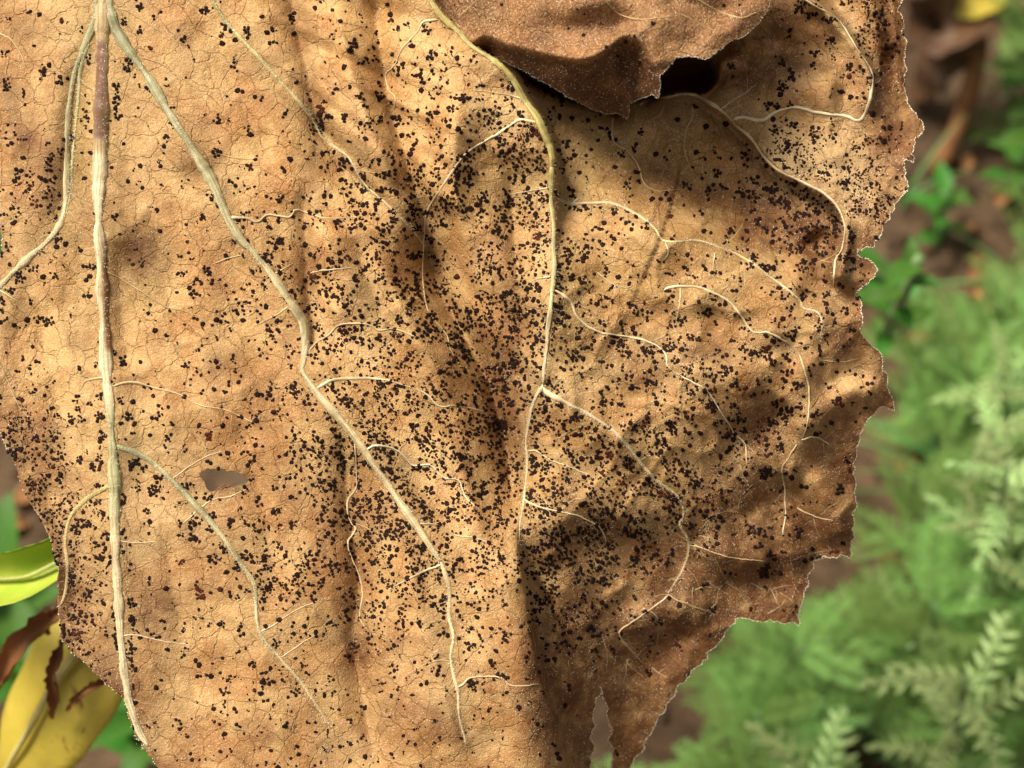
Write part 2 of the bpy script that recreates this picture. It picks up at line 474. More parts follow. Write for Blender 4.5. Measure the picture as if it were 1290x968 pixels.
hh = np.zeros(X.shape)
def taper(t, a=0.12, b=0.12):
    return sstep(t, 0, a) * (1 - sstep(t, 1 - b, 1)) if b > 0 else sstep(t, 0, a)
def ridge(w, amp, pts, a=0.2, b=0.2, sharp=False):
    global hh
    d, s, t = poly_field(X, Y, densify(pts, 25))
    prof = np.exp(-(np.sqrt(d * d + 9) - 3) / w) if sharp else np.exp(-(d / w) ** 2)
    hh = hh + amp * prof * taper(t, a, b)
def cliff(drop, side, soft, decay, pts, a, b):
    """lower the surface on one side (+1 right of travel) of a line, easing back over 'decay'"""
    global hh
    d, s, t = poly_field(X, Y, densify(pts, 15))
    q = s * side          # side +1 lowers what lies to the right of a downward line
    # near the ends fade by distance beyond the line's reach
    hh = hh - drop * sstep(q, -soft, soft) * np.exp(-np.maximum(q, 0) / decay) * taper(t, a, b)

def fold(amp, wl, wr, pts, a=0.25, b=0.25):
    """crest line with a long slope on its left and a short steep one on its right"""
    global hh
    d, s, t = poly_field(X, Y, densify(pts, 20))
    hh = hh + amp * np.where(s < 0, np.exp(-(d / wl) ** 1.5), np.exp(-(d / wr) ** 1.8)) * taper(t, a, b)
# --- large folds
cliff(120, 1, 6, 420, [(500,-140),(536,-40),(552,2),(575,30),(600,56),(625,72),(648,93),(668,124),(690,158),(700,190),(702,230),(700,290),(696,360)], 0.001, 0.42)
ridge(60, 20, [(500,-60),(560,40),(640,120),(680,190),(685,260)], 0.1, 0.3)
ridge(60, -30, [(505,200),(530,270),(562,370),(605,450),(632,520),(640,590),(644,660)], 0.35, 0.25)
ridge(34, 26, [(701,212),(699,290),(696,352),(690,414),(684,485),(668,525),(662,560),(660,620),(655,670)], 0.3, 0.3, sharp=True)
cliff(62, 1, 5, 55, [(654,640),(655,690),(667,755),(673,800),(685,860),(698,900),(714,968),(728,1040),(735,1090)], 0.22, 0.0)
ridge(40, 22, [(610,640),(640,720),(655,800),(670,870),(690,960),(700,1050)], 0.3, 0.0)
cliff(22, -1, 5, 30, [(671,716),(686,745),(697,762),(698,775),(714,803),(728,826),(744,850)], 0.15, 0.3)
ridge(36, -18, [(690,680),(760,680),(830,700),(885,735)], 0.2, 0.2)
ridge(30, 12, [(684,490),(745,525),(804,580),(854,626),(866,690)], 0.1, 0.2)
ridge(40, 14, [(720,600),(790,650),(840,650)], 0.3, 0.3)
tilt = np.maximum(0, (X - 600) * 0.42 + (Y - 560) * 0.90 - 60) * sstep(X, 640, 800)
hh = hh - 0.55 * tilt
# --- wrinkles between the veins of the left lobe
for w, a, p in [(24,-36,[(352,-90),(366,-10),(374,40),(388,90),(400,150),(432,210),(475,250),(520,300)]), (20,-38,[(462,-60),(470,0),(479,60),(490,130),(512,200),(530,260),(545,345)]),
                (34,-88,[(520,250),(538,310),(556,370),(590,430),(618,490),(636,550),(644,610),(650,690)]), (16,-24,[(380,225),(385,290),(387,350),(394,420),(398,470)]),
                (26,-38,[(424,500),(432,560),(440,640),(452,730),(446,810),(462,900),(480,1010)]), (15,-20,[(636,190),(645,250),(650,320),(660,420),(655,520)]), (30,-11,[(290,500),(322,600),(340,690),(346,790)]),
                (24,22,[(418,-20),(432,50),(452,120),(482,200),(508,270)]), (30,22,[(592,60),(575,150),(574,240),(592,320),(620,420),(628,470)]), (30,22,[(500,610),(512,690),(525,760),(552,850),(585,960)]),
                (20,10,[(405,260),(415,320),(432,420)]), (24,15,[(470,300),(495,360),(530,430),(580,510)]), (16,-12,[(440,290),(470,370),(505,430),(560,500)]), (20,14,[(560,540),(585,600),(612,690)]), (16,-12,[(505,560),(540,620),(580,690),(600,760)]),
                (20,-10,[(245,0),(280,80),(320,160),(350,230)]), (24,-9,[(205,670),(225,780),(250,900)]), (18,-10,[(45,370),(60,450),(85,550)]), (16,-10,[(52,590),(80,690),(100,800)]), (14,8,[(70,380),(90,470),(105,560)])]:
    ridge(w, a, p, 0.22, 0.22, sharp=True)
for w, a, p in [(16,-12,[(106,58),(95,140),(88,230),(70,300)]), (26,8,[(130,0),(130,250),(140,560),(155,850)]), (20,-10,[(160,300),(155,380),(165,480)]), (20,10,[(160,60),(245,195),(320,320),(385,430),(400,494),(472,586),(555,707)]), (30,16,[(600,110),(570,190),(552,280)])]:
    ridge(w, a, p)
# --- right lobe
for w, a, p in [(26,14,[(702,250),(773,257),(838,305),(934,324),(1003,375)]), (48,-30,[(790,180),(860,220),(960,290),(1030,350)]), (30,16,[(960,120),(1010,105),(1065,112)]),
                (22,-14,[(960,60),(1010,62),(1060,85)]), (14,16,[(990,-20),(1050,19),(1078,56),(1099,90),(1097,130),(1070,150)]), (10,18,[(1134,-20),(1136,30),(1139,70),(1139,120)]),
                (13,24,[(1064,270),(1061,315),(1052,365)]), (22,-24,[(1020,290),(1035,330),(1030,370)]), (12,-14,[(1000,370),(1045,372),(1090,382)]), (16,10,[(1008,445),(1018,500),(1010,556)]),
                (20,14,[(1000,575),(1040,520),(1080,490),(1120,508)]), (18,-12,[(1030,500),(1060,470),(1100,460)]), (26,-16,[(900,560),(960,540),(990,500)]), (22,12,[(850,361),(920,380),(970,420),(1000,440)]),
                (24,-11,[(740,330),(800,395),(880,430)]), (18,-14,[(990,600),(1030,690),(1000,740)]), (22,14,[(1010,600),(1050,640),(1060,690)]), (26,-12,[(900,660),(960,640),(985,590)]),
                (16,10,[(870,690),(930,704),(980,710)]), (22,-12,[(900,730),(950,740),(1000,720)]), (20,12,[(780,800),(830,770),(900,775)]), (18,-10,[(800,850),(850,810),(890,800)])]:
    ridge(w, a * 1.35, p)
cliff(58, -1, 6, 75, [(806,136),(838,129),(866,125),(888,133),(910,146),(944,177),(979,218),(1010,235),(1037,248),(1053,266),(1062,288),(1060,340)], 0.15, 0.15)
cliff(55, 1, 7, 60, [(1000,-40),(1050,15),(1078,52),(1100,90),(1104,120),(1104,160)], 0.1, 0.25)
for gx0, gy0, grx, gry, ga in [(690, 50, 120, 55, -160), (800, 60, 120, 60, -120), (905, 75, 60, 40, -50)]:      # hollow under the overhanging leaf
    hh = hh + ga * np.exp(-((X - gx0) / grx) ** 2 - ((Y - gy0) / gry) ** 2) * sstep(poly_field(X, Y, [(500,-140),(536,-40),(552,2),(600,56),(648,93),(668,124),(690,158),(700,190),(702,230),(700,420)])[1], 0, 14)
# --- irregular crinkling
lob = sstep(X, 640, 760)
d_, s_, t_ = poly_field(X, Y, densify([(1085,-60),(1098,0),(1106,50),(1108,100),(1112,150),(1112,200)], 15))
hh = hh - 1.7 * np.clip(s_, 0, 24) * taper(t_, 0.25, 0.3) + 2.2 * np.clip(s_ - 24, 0, 14) * taper(t_, 0.25, 0.4)
for p_, w_, a_ in [([(600,62),(660,92),(720,116),(775,134)], 16, -230), ([(815,112),(850,98),(880,100)], 20, -330)]:     # deep slots in the fold below the overhang
    d_, s_, t_ = poly_field(X, Y, densify(p_, 12))
    hh = hh + a_ * np.exp(-(d_ / w_) ** 2.6) * sstep(poly_field(X, Y, [(500,-140),(536,-40),(552,2),(600,56),(648,93),(668,124),(690,158),(700,190),(702,230),(700,420)])[1], 0, 8)
PR = np.hypot(X - 120, Y + 60); PT = np.arctan2(Y + 60, X - 120)
rad_w = lambda k, l, sd: vnoise(PT * 100 * k, PR / l * 100, 100, sd)
mid_ = sstep(X, 300, 420) * (1 - sstep(X, 660, 720))
rf_ = sstep(PR, 160, 380)
hh = hh + rf_ * rad_w(7, 420, 41) * (6 + 9 * mid_) + rf_ * rad_w(15, 260, 42) * (2.0 + 5.5 * mid_) + rf_ * rad_w(30, 150, 43) * (0.8 + 2.2 * mid_)
hh = hh + vnoise(X, Y, 150, 1) * 7 + vnoise(X, Y, 62, 2) * (2.2 + 3.2 * lob) + vnoise(X, Y, 28, 3) * (0.7 + 1.7 * lob) + vnoise(X, Y, 12, 4) * (0.3 + 0.35 * lob)
ridged = lambda sc, sd: 1 - np.abs(vnoise(X, Y, sc, sd)) * 2.2
hh = hh + (np.maximum(ridged(90, 11), 0) ** 3 * 5.0 + np.maximum(ridged(45, 12), 0) ** 3 * 2.2) * (0.35 + 0.65 * lob)
# margins waver and turn back a little
LEAFD = densify(LEAF, 60, True) if False else np.array(LEAF, float)
# jagged fine teeth on the outline
rs = np.random.RandomState(3)
pl = []
for i in range(len(LEAF)):
    a = np.array(LEAF[i], float); b = np.array(LEAF[(i + 1) % len(LEAF)], float)
    k = max(1, int(np.linalg.norm(b - a) / 5)); nrm_ = np.array([b[1] - a[1], a[0] - b[0]]) / max(1e-6, np.linalg.norm(b - a))
    for j in range(k):
        pl.append(a + (b - a) * j / k + (nrm_ * (rs.uniform(-1.6, 1.6) + (1.6 * math.sin(j * 1.1 + i)) * (a[0] > 640)) if j else 0))
LEAFJ = np.array(pl)

class Sheet:
    """a leaf surface given as a height above the mean plane on a grid of photo pixels"""
    def __init__(self, xs, ys, h, base=DREF):
        self.xs, self.ys, self.h, self.base = xs, ys, h, base
        self.step = xs[1] - xs[0]
        Xg, Yg = np.meshgrid(xs, ys)
        P = at_depth(Xg, Yg, base - h * PX)
        self.P = P
        gx_ = np.gradient(P, axis=1); gy_ = np.gradient(P, axis=0)
        n = np.cross(gy_, gx_); n /= np.linalg.norm(n, axis=2, keepdims=True)
        s = np.sign((n * (CAM - P)).sum(-1, keepdims=True)); s[s == 0] = 1
        self.N = n * s
    def samp(self, A, x, y):
        fx = np.clip((np.asarray(x, float) - self.xs[0]) / self.step, 0, len(self.xs) - 1.001)
        fy = np.clip((np.asarray(y, float) - self.ys[0]) / self.step, 0, len(self.ys) - 1.001)
        i = fx.astype(int); j = fy.astype(int); u = fx - i; v = fy - j
        if A.ndim == 3: u = u[..., None]; v = v[..., None]
        return (A[j, i] * (1 - u) + A[j, i + 1] * u) * (1 - v) + (A[j + 1, i] * (1 - u) + A[j + 1, i + 1] * u) * v
    def pos(self, x, y):
        return at_depth(x, y, self.base - self.samp(self.h, x, y) * PX)
    def nor(self, x, y):
        n = self.samp(self.N, x, y); return n / np.linalg.norm(n, axis=-1, keepdims=True)
    def mesh(self, name, outline, holes, cols, mat, thick, origin):
        Xg, Yg = np.meshgrid(self.xs, self.ys)
        ins = inside(Xg, Yg, outline)
        for hpoly in holes: ins &= ~inside(Xg, Yg, hpoly)
        q = ins[:-1, :-1].astype(int) + ins[:-1, 1:] + ins[1:, 1:] + ins[1:, :-1]
        keep = q > 0
        idx = np.arange(Xg.size).reshape(Xg.shape)
        F = np.stack([idx[:-1, :-1], idx[1:, :-1], idx[1:, 1:], idx[:-1, 1:]], -1)[keep]
        used = np.unique(F)
        fx, fy = Xg.ravel().copy(), Yg.ravel().copy()
        outm = used[~ins.ravel()[used]]
        if len(outm):
            ox, oy = fx[outm].copy(), fy[outm].copy()
            bx, by = nearest_on(outline, ox, oy); bd = np.hypot(bx - ox, by - oy)
            for hpoly in holes:
                hx, hy = nearest_on(hpoly, ox, oy); hd = np.hypot(hx - ox, hy - oy)
                m = hd < bd; bx = np.where(m, hx, bx); by = np.where(m, hy, by); bd = np.minimum(bd, hd)
            fx[outm] = bx; fy[outm] = by
        remap = np.full(Xg.size, -1); remap[used] = np.arange(len(used))
        F = remap[F]; ux, uy = fx[used], fy[used]
        top = self.pos(ux, uy); nr = self.nor(ux, uy)
        bot = top - nr * thick
        n = len(used)
        E = np.concatenate([F[:, [0, 1]], F[:, [1, 2]], F[:, [2, 3]], F[:, [3, 0]]])
        key = np.minimum(E[:, 0], E[:, 1]) * n + np.maximum(E[:, 0], E[:, 1])
        u_, inv, cnt = np.unique(key, return_inverse=True, return_counts=True)
        B = E[cnt[inv] == 1]
        rim = np.stack([B[:, 1], B[:, 0], B[:, 0] + n, B[:, 1] + n], -1)
        faces = np.concatenate([F, F[:, ::-1] + n, rim])
        verts = np.concatenate([top, bot]) - origin
        c = np.stack([self.samp(cols[..., i], ux, uy) for i in range(3)], -1)
        return mk_mesh(name, verts, faces, mat, True, np.concatenate([c, c]))

main = Sheet(xs, ys, hh)

# --- own colour with painted fold shade and light: R = brown, G = olive/grey-green, B = pale
C = np.zeros(X.shape + (3,))
def blot(ch, amt, x, y, rx, ry=None, ang=0.0):
    ry = ry or rx
    c, s = math.cos(R(ang)), math.sin(R(ang))
    u = (X - x) * c + (Y - y) * s; v = -(X - x) * s + (Y - y) * c
    wob = 1 + 0.35 * vnoise(X, Y, max(rx, ry) * 0.6, int(x + y) % 977)
    C[..., ch] += amt * np.exp(-((u / rx) ** 2 + (v / ry) ** 2) * wob)
for vn in V:
    if vn[0] == 'veinlet': continue
    d, s, t = poly_field(X, Y, vn[5])
    C[..., 1] += 0.30 * np.exp(-(d / (vn[1] * 4)) ** 2)
    C[..., 2] += 0.25 * np.exp(-(d / (vn[1] * 7)) ** 2)
blot(1, 1.2, 178, 318, 34, 36); blot(0, .95, 180, 318, 30, 34); blot(1, .5, 172, 372, 26, 14, 30); blot(1, .5, 100, 170, 14, 110); blot(1, .35, 60, 300, 40, 20)
blot(1, .6, 760, 190, 70, 60); blot(1, .45, 880, 190, 60, 60); blot(1, .5, 745, 100, 60, 40); blot(1, .45, 720, 420, 30, 70); blot(1, .5, 690, 650, 40, 60); blot(1, .35, 800, 350, 70, 30)
blot(1, .3, 480, 495, 60, 18, 10); blot(1, .35, 480, 570, 40, 14, 20); blot(1, .3, 540, 330, 30, 60); blot(1, .4, 660, 240, 30, 60); blot(1, .3, 590, 230, 20, 50, 30)
for b in [(0,.6,200,770,30,40),(0,.35,50,230,40,60),(0,.3,30,160,22,40),(0,.4,450,800,40,70),(0,.3,430,650,60,60),(0,.35,395,150,20,90),(0,.3,360,600,50,60),(0,.35,640,380,30,110),(0,.45,628,520,28,90,-10),(0,.35,575,400,18,70,-25),(0,.3,492,150,12,90,-10),(0,.35,388,100,12,90,-10),(0,.3,450,720,22,120),(0,.3,388,360,12,90),(0,.4,655,520,30,70),  # narrow streaks paint extra shade into the browns of the fold valleys
          (0,.5,960,280,70,40,30),(0,.55,1040,320,26,50),(0,1.5,1122,95,17,80),(0,.6,1000,275,50,24,35),(0,.4,1090,300,14,50),(0,.45,1125,170,26,40),(0,.5,860,240,60,26,25),(0,.45,800,690,110,34,12),(0,.55,870,740,50,40),(0,.75,980,740,60,50),(0,.55,1000,680,60,40),  # rolled right margin and fold side: real brown deepened with painted shade
          (0,.55,930,650,60,50),(0,.6,960,540,40,60),(0,.55,800,820,100,60),(0,.6,720,800,50,60),(0,.5,1045,690,40,26),(0,.45,1050,560,40,40),(0,.55,1055,430,16,12),(0,.5,1000,80,70,14,15),(0,.5,930,90,60,40),(0,.6,700,860,60,60),
          (0,.35,380,330,20,60),(0,.3,530,270,20,50),(0,.35,275,610,30,12),(0,.25,300,80,40,20),(0,.25,240,60,22,26),(0,.3,580,30,26,18),(0,.35,90,740,30,70),(0,.35,30,540,30,40),(0,.3,250,560,60,30),(0,.25,330,480,60,40)]:
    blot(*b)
for b in [(2,.7,1030,200,60,36,25),(2,.5,1080,240,30,40),(2,.5,1075,50,16,50,-25),(2,.5,450,160,26,70),(2,.4,430,420,50,50),(2,.4,740,470,60,40),(2,.4,1060,480,40,40),(2,.5,1030,200,60,40),(2,.4,620,130,50,40),(2,.4,170,640,60,60),(2,.3,560,600,50,50),(2,.4,600,330,18,40),(2,.4,540,850,40,60)]:  # pale tissue, plus light painted on the lit fold crests
    blot(*b)
C[..., 0] += 0.20 * sstep(X, 620, 900) + 0.12 * sstep(Y, 560, 760) + 0.10 * sstep(Y, 700, 960) + 0.10 * sstep(X, 640, 760) * sstep(Y, 620, 800)  # browner to the right and below, partly the lobe's shade painted in
C[..., 1] += 0.22 * sstep(X, 690, 720) * (1 - sstep(X, 900, 1050))
_, md, _ = poly_field(X, Y, LEAF + [LEAF[0]])
C[..., 0] += 0.40 * np.exp(-(np.abs(md) / 22)) + 0.15 * np.exp(-(np.abs(md) / 60))
C[..., 0] += np.maximum(vnoise(X, Y, 55, 21), 0) * 0.22 + np.maximum(vnoise(X, Y, 18, 22), 0) * 0.16
C[..., 1] += np.maximum(vnoise(X, Y, 80, 23), 0) * 0.25
C[..., 2] += np.maximum(vnoise(X, Y, 45, 24), 0) * 0.25
C[..., 0] += 0.45 * np.maximum(vnoise(X, Y, 120, 61) + 0.5 * vnoise(X, Y, 45, 62), 0) ** 1.3 + 0.08
hx_, hy_ = np.array(HOLE, float).mean(0); C[..., 0] += 0.7 * np.exp(-((X - hx_) / 36) ** 2 - ((Y - hy_) / 17) ** 2)
C = np.clip(C, 0, 1)

LO = at_depth(130.0, -330.0, 0.315)            # where the leaf stalk leaves the stem
leaf = empty('dried_leaf', LO)
tag(leaf, 'large tan dried leaf with pale veins, covered in black rust pustules', 'leaf')
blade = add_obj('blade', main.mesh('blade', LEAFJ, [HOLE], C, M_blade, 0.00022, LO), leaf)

def tube(center, nrm_, rad, cols, name, mat, origin, ns=8, flat=0.8, lift=0.2):
    """tube along world points; nrm_ is the surface normal, rad in metres"""
    n = len(center)
    tg = np.gradient(center, axis=0); tg /= np.linalg.norm(tg, axis=1, keepdims=True) + 1e-12
    b = np.cross(tg, nrm_); b /= np.linalg.norm(b, axis=1, keepdims=True) + 1e-12
    nn = np.cross(b, tg)
    c = center + nn * (rad * lift)[:, None]
    th = np.arange(ns) / ns * 2 * math.pi
    vts = c[:, None] + (b[:, None] * np.cos(th)[None, :, None] + nn[:, None] * (np.sin(th) * flat)[None, :, None]) * rad[:, None, None]
    v = vts.reshape(-1, 3) - origin
    i = np.arange(n - 1)[:, None] * ns; k = np.arange(ns)[None]
    f = np.stack([i + k, i + (k + 1) % ns, i + ns + (k + 1) % ns, i + ns + k], -1).reshape(-1, 4)
    v = np.concatenate([v, [c[0] - origin], [c[-1] - origin]])
    fl = [tuple(q) for q in f]
    for k_ in range(ns):
        fl.append((len(v) - 2, (k_ + 1) % ns, k_)); fl.append((len(v) - 1, (n - 1) * ns + k_, (n - 1) * ns + (k_ + 1) % ns))
    cc = None
    if cols is not None:
        cc = np.repeat(cols, ns, axis=0) if cols.ndim == 2 else cols.reshape(-1, 3)
        cc = np.concatenate([cc, cc[:1], cc[-1:]])
    me = mk_mesh(name, v, fl, mat, True, cc)
    ln = np.concatenate([[0], np.cumsum(np.linalg.norm(np.diff(c, axis=0), axis=1))])
    st = np.zeros((len(v), 4), np.float32)
    st[:n * ns, 0] = (np.cos(th)[None] * rad[:, None]).ravel(); st[:n * ns, 1] = np.repeat(ln, ns); st[:n * ns, 2] = np.tile(np.sin(th) * 0.0002, n)
    st[n * ns + 1, 1] = ln[-1]
    me.color_attributes.new('St', 'FLOAT_COLOR', 'POINT').data.foreach_set('color', st.ravel())
    return me

def make_vein(sheet, parent, origin, name, r0, r1, c0, c1, pts, seed, wig=0.5):
    p = densify(pts, 4.0 if r0 > 2.2 else 3.0)
    n = len(p); t = np.linspace(0, 1, n)
    rr = np.random.RandomState(seed)
    j = np.cumsum(rr.normal(0, 1, (n, 2)), axis=0); j -= np.linspace(j[0], j[-1], n)
    amp = 0.6 if r0 > 2.2 else 0.75
    p = p + j * amp * 0.35
    smooth = lambda: np.interp(t, np.linspace(0, 1, max(3, n // 5)), rr.normal(0, 1, max(3, n // 5)))
    r = (r0 + (r1 - r0) * t) * (0.92 if r0 > 6 else 0.84) * (1 + 0.20 * smooth()) * (1 + 0.07 * rr.normal(0, 1, n))
    r *= np.minimum(1, 0.35 + np.minimum(t * n / 3, (1 - t) * n / 5))
    cen = sheet.pos(p[:, 0], p[:, 1]); nm = sheet.nor(p[:, 0], p[:, 1])
    if r0 > 2.2 and n > 8:      # stout veins bridge the small wrinkles
        ker = np.ones(5) / 5
        for a in range(3):
            nm[:, a] = np.convolve(np.pad(nm[:, a], 2, 'edge'), ker, 'valid')
        nm /= np.linalg.norm(nm, axis=1, keepdims=True)
    cols = np.array(c0)[None] * (1 - t[:, None]) + np.array(c1)[None] * t[:, None]
    cols = cols * (1 + 0.12 * smooth())[:, None]
    ns = 10 if r0 > 3 else (8 if r0 > 1.5 else 6)
    if name == 'midrib':
        th = np.arange(ns) / ns * 2 * math.pi
        yy = p[:, 1]; full = np.repeat(cols[:, None], ns, axis=1)
        side = np.cos(th)[None]; top = np.sin(th)[None]
        # stretch of reddish-brown dead tissue down the middle, then down one flank
        a = np.clip(sstep(yy, 40, 60) * (1 - sstep(yy, 170, 190)), 0, 1)[:, None] * sstep(top, 0.3, 0.8)
        b = np.clip(sstep(yy, 310, 340) * (1 - sstep(yy, 438, 446)), 0, 1)[:, None] * sstep(MID_SIDE * side, -0.5, 0.2) * sstep(top, -0.5, 0.1)
        w = np.clip(sstep(yy, 186, 200) * (1 - sstep(yy, 480, 520)), 0, 1)[:, None] * np.ones_like(side)
        g = np.clip(sstep(yy, 490, 530) * (1 - sstep(yy, 640, 680)), 0, 1)[:, None] * np.ones_like(side)
        for m_, tone in ((w, CREAM), (g, (0.46, 0.42, 0.20)), (a, (0.16, 0.06, 0.035)), (b, (0.22, 0.085, 0.035))):
            full = full * (1 - m_[..., None]) + np.array(tone) * m_[..., None]
        cols = full
    return add_obj(name, tube(cen, nm, r * PX, cols, name, M_vein, origin, ns=ns, flat=0.60 if r0 > 3 else 0.8, lift=(0.35 if (c0 == OLIVE and r0 > 3.9) or r0 == 4.6 else -0.05) if r0 > 2.2 else 0.22), parent)
MID_SIDE = -1.0
STOUT = []
for i, (nm_, r0, r1, c0, c1, pts) in sorted(enumerate(V), key=lambda q: q[1][0] == 'veinlet'):
    par = leaf
    if nm_ == 'veinlet':        # a side branch belongs to the stout vein it leaves
        par = min(STOUT, key=lambda q: np.hypot(*(q[1] - np.array(pts[0])).T).min())[0]
    ob = make_vein(main, par, LO, nm_, r0, r1, c0, c1, pts, 100 + i)
    if nm_ != 'veinlet': STOUT.append((ob, densify(pts, 4)))

# fine network of tertiary veins: random offshoots, one joined part
rs = np.random.RandomState(8)
acc_v, acc_f, acc_c = [], [], []; nv = 0
def offshoot(sheet, x, y, ang, length, r, origin):
    global nv
    n = max(4, int(length / 4)); a = ang + np.cumsum(rs.normal(0, 0.16, n))
    px = x + np.cumsum(np.cos(a)) * length / n; py = y + np.cumsum(np.sin(a)) * length / n
    cen = sheet.pos(px, py); nm = sheet.nor(px, py)
    tg = np.gradient(cen, axis=0); b = np.cross(tg, nm); b /= np.linalg.norm(b, axis=1, keepdims=True) + 1e-12
    rad = (r * PX * np.linspace(1, 0.35, n))[:, None]
    v = np.stack([cen - b * rad - nm * 0.00003, cen + nm * rad * 0.7, cen + b * rad - nm * 0.00003], 1).reshape(-1, 3) - origin
    i = np.arange(n - 1) * 3
    f = np.concatenate([np.stack([i, i + 1, i + 4, i + 3], -1), np.stack([i + 1, i + 2, i + 5, i + 4], -1)]) + nv
    acc_v.append(v); acc_f.append(f); nv += len(v)
    t = rs.uniform(); acc_c.append(np.tile(np.array(PALE) * (0.55 + 0.4 * t), (len(v), 1)))
    return px, py, a
LM = inside(X, Y, LEAF) & ~inside(X, Y, HOLE)
def inleaf(x, y):
    i = int(round((x - xs[0]) / STEP)); j = int(round((y - ys[0]) / STEP))
    return 0 <= i < LM.shape[1] and 0 <= j < LM.shape[0] and bool(LM[j, i])
for (nm_, r0, r1, c0, c1, pts) in V:
    P = densify(pts, 26)
    for i in range(1, len(P) - 1):
        d = P[i + 1] - P[i - 1]; base = math.atan2(d[1], d[0])
        for sgn in (-1, 1):
            if rs.uniform() < 0.55:
                an = base + sgn * rs.uniform(0.6, 1.35); L = rs.uniform(15, 55)
                if inleaf(P[i][0] + math.cos(an) * L, P[i][1] + math.sin(an) * L):
                    px, py, a = offshoot(main, P[i][0], P[i][1], an, L, rs.uniform(0.45, 0.8), LO)
                    if rs.uniform() < 0.4:
                        m = len(px) // 2; an2 = a[m] + rs.choice([-1, 1]) * rs.uniform(0.5, 1.1)
                        offshoot(main, px[m], py[m], an2, L * 0.5, 0.45, LO)
for _ in range(150):
    x, y = rs.uniform(690, 1070), rs.uniform(480, 860); an = rs.choice([0.5, -0.6, 1.5]) + rs.normal(0, 0.25); L = rs.uniform(18, 55)
    if inleaf(x, y) and inleaf(x + math.cos(an) * L, y + math.sin(an) * L): offshoot(main, x, y, an, L, rs.uniform(0.5, 0.95), LO)
net = add_obj('vein_network', mk_mesh('vein_network', np.concatenate(acc_v), np.concatenate(acc_f), M_vein, True, np.concatenate(acc_c)), blade)
net['kind'] = 'stuff'

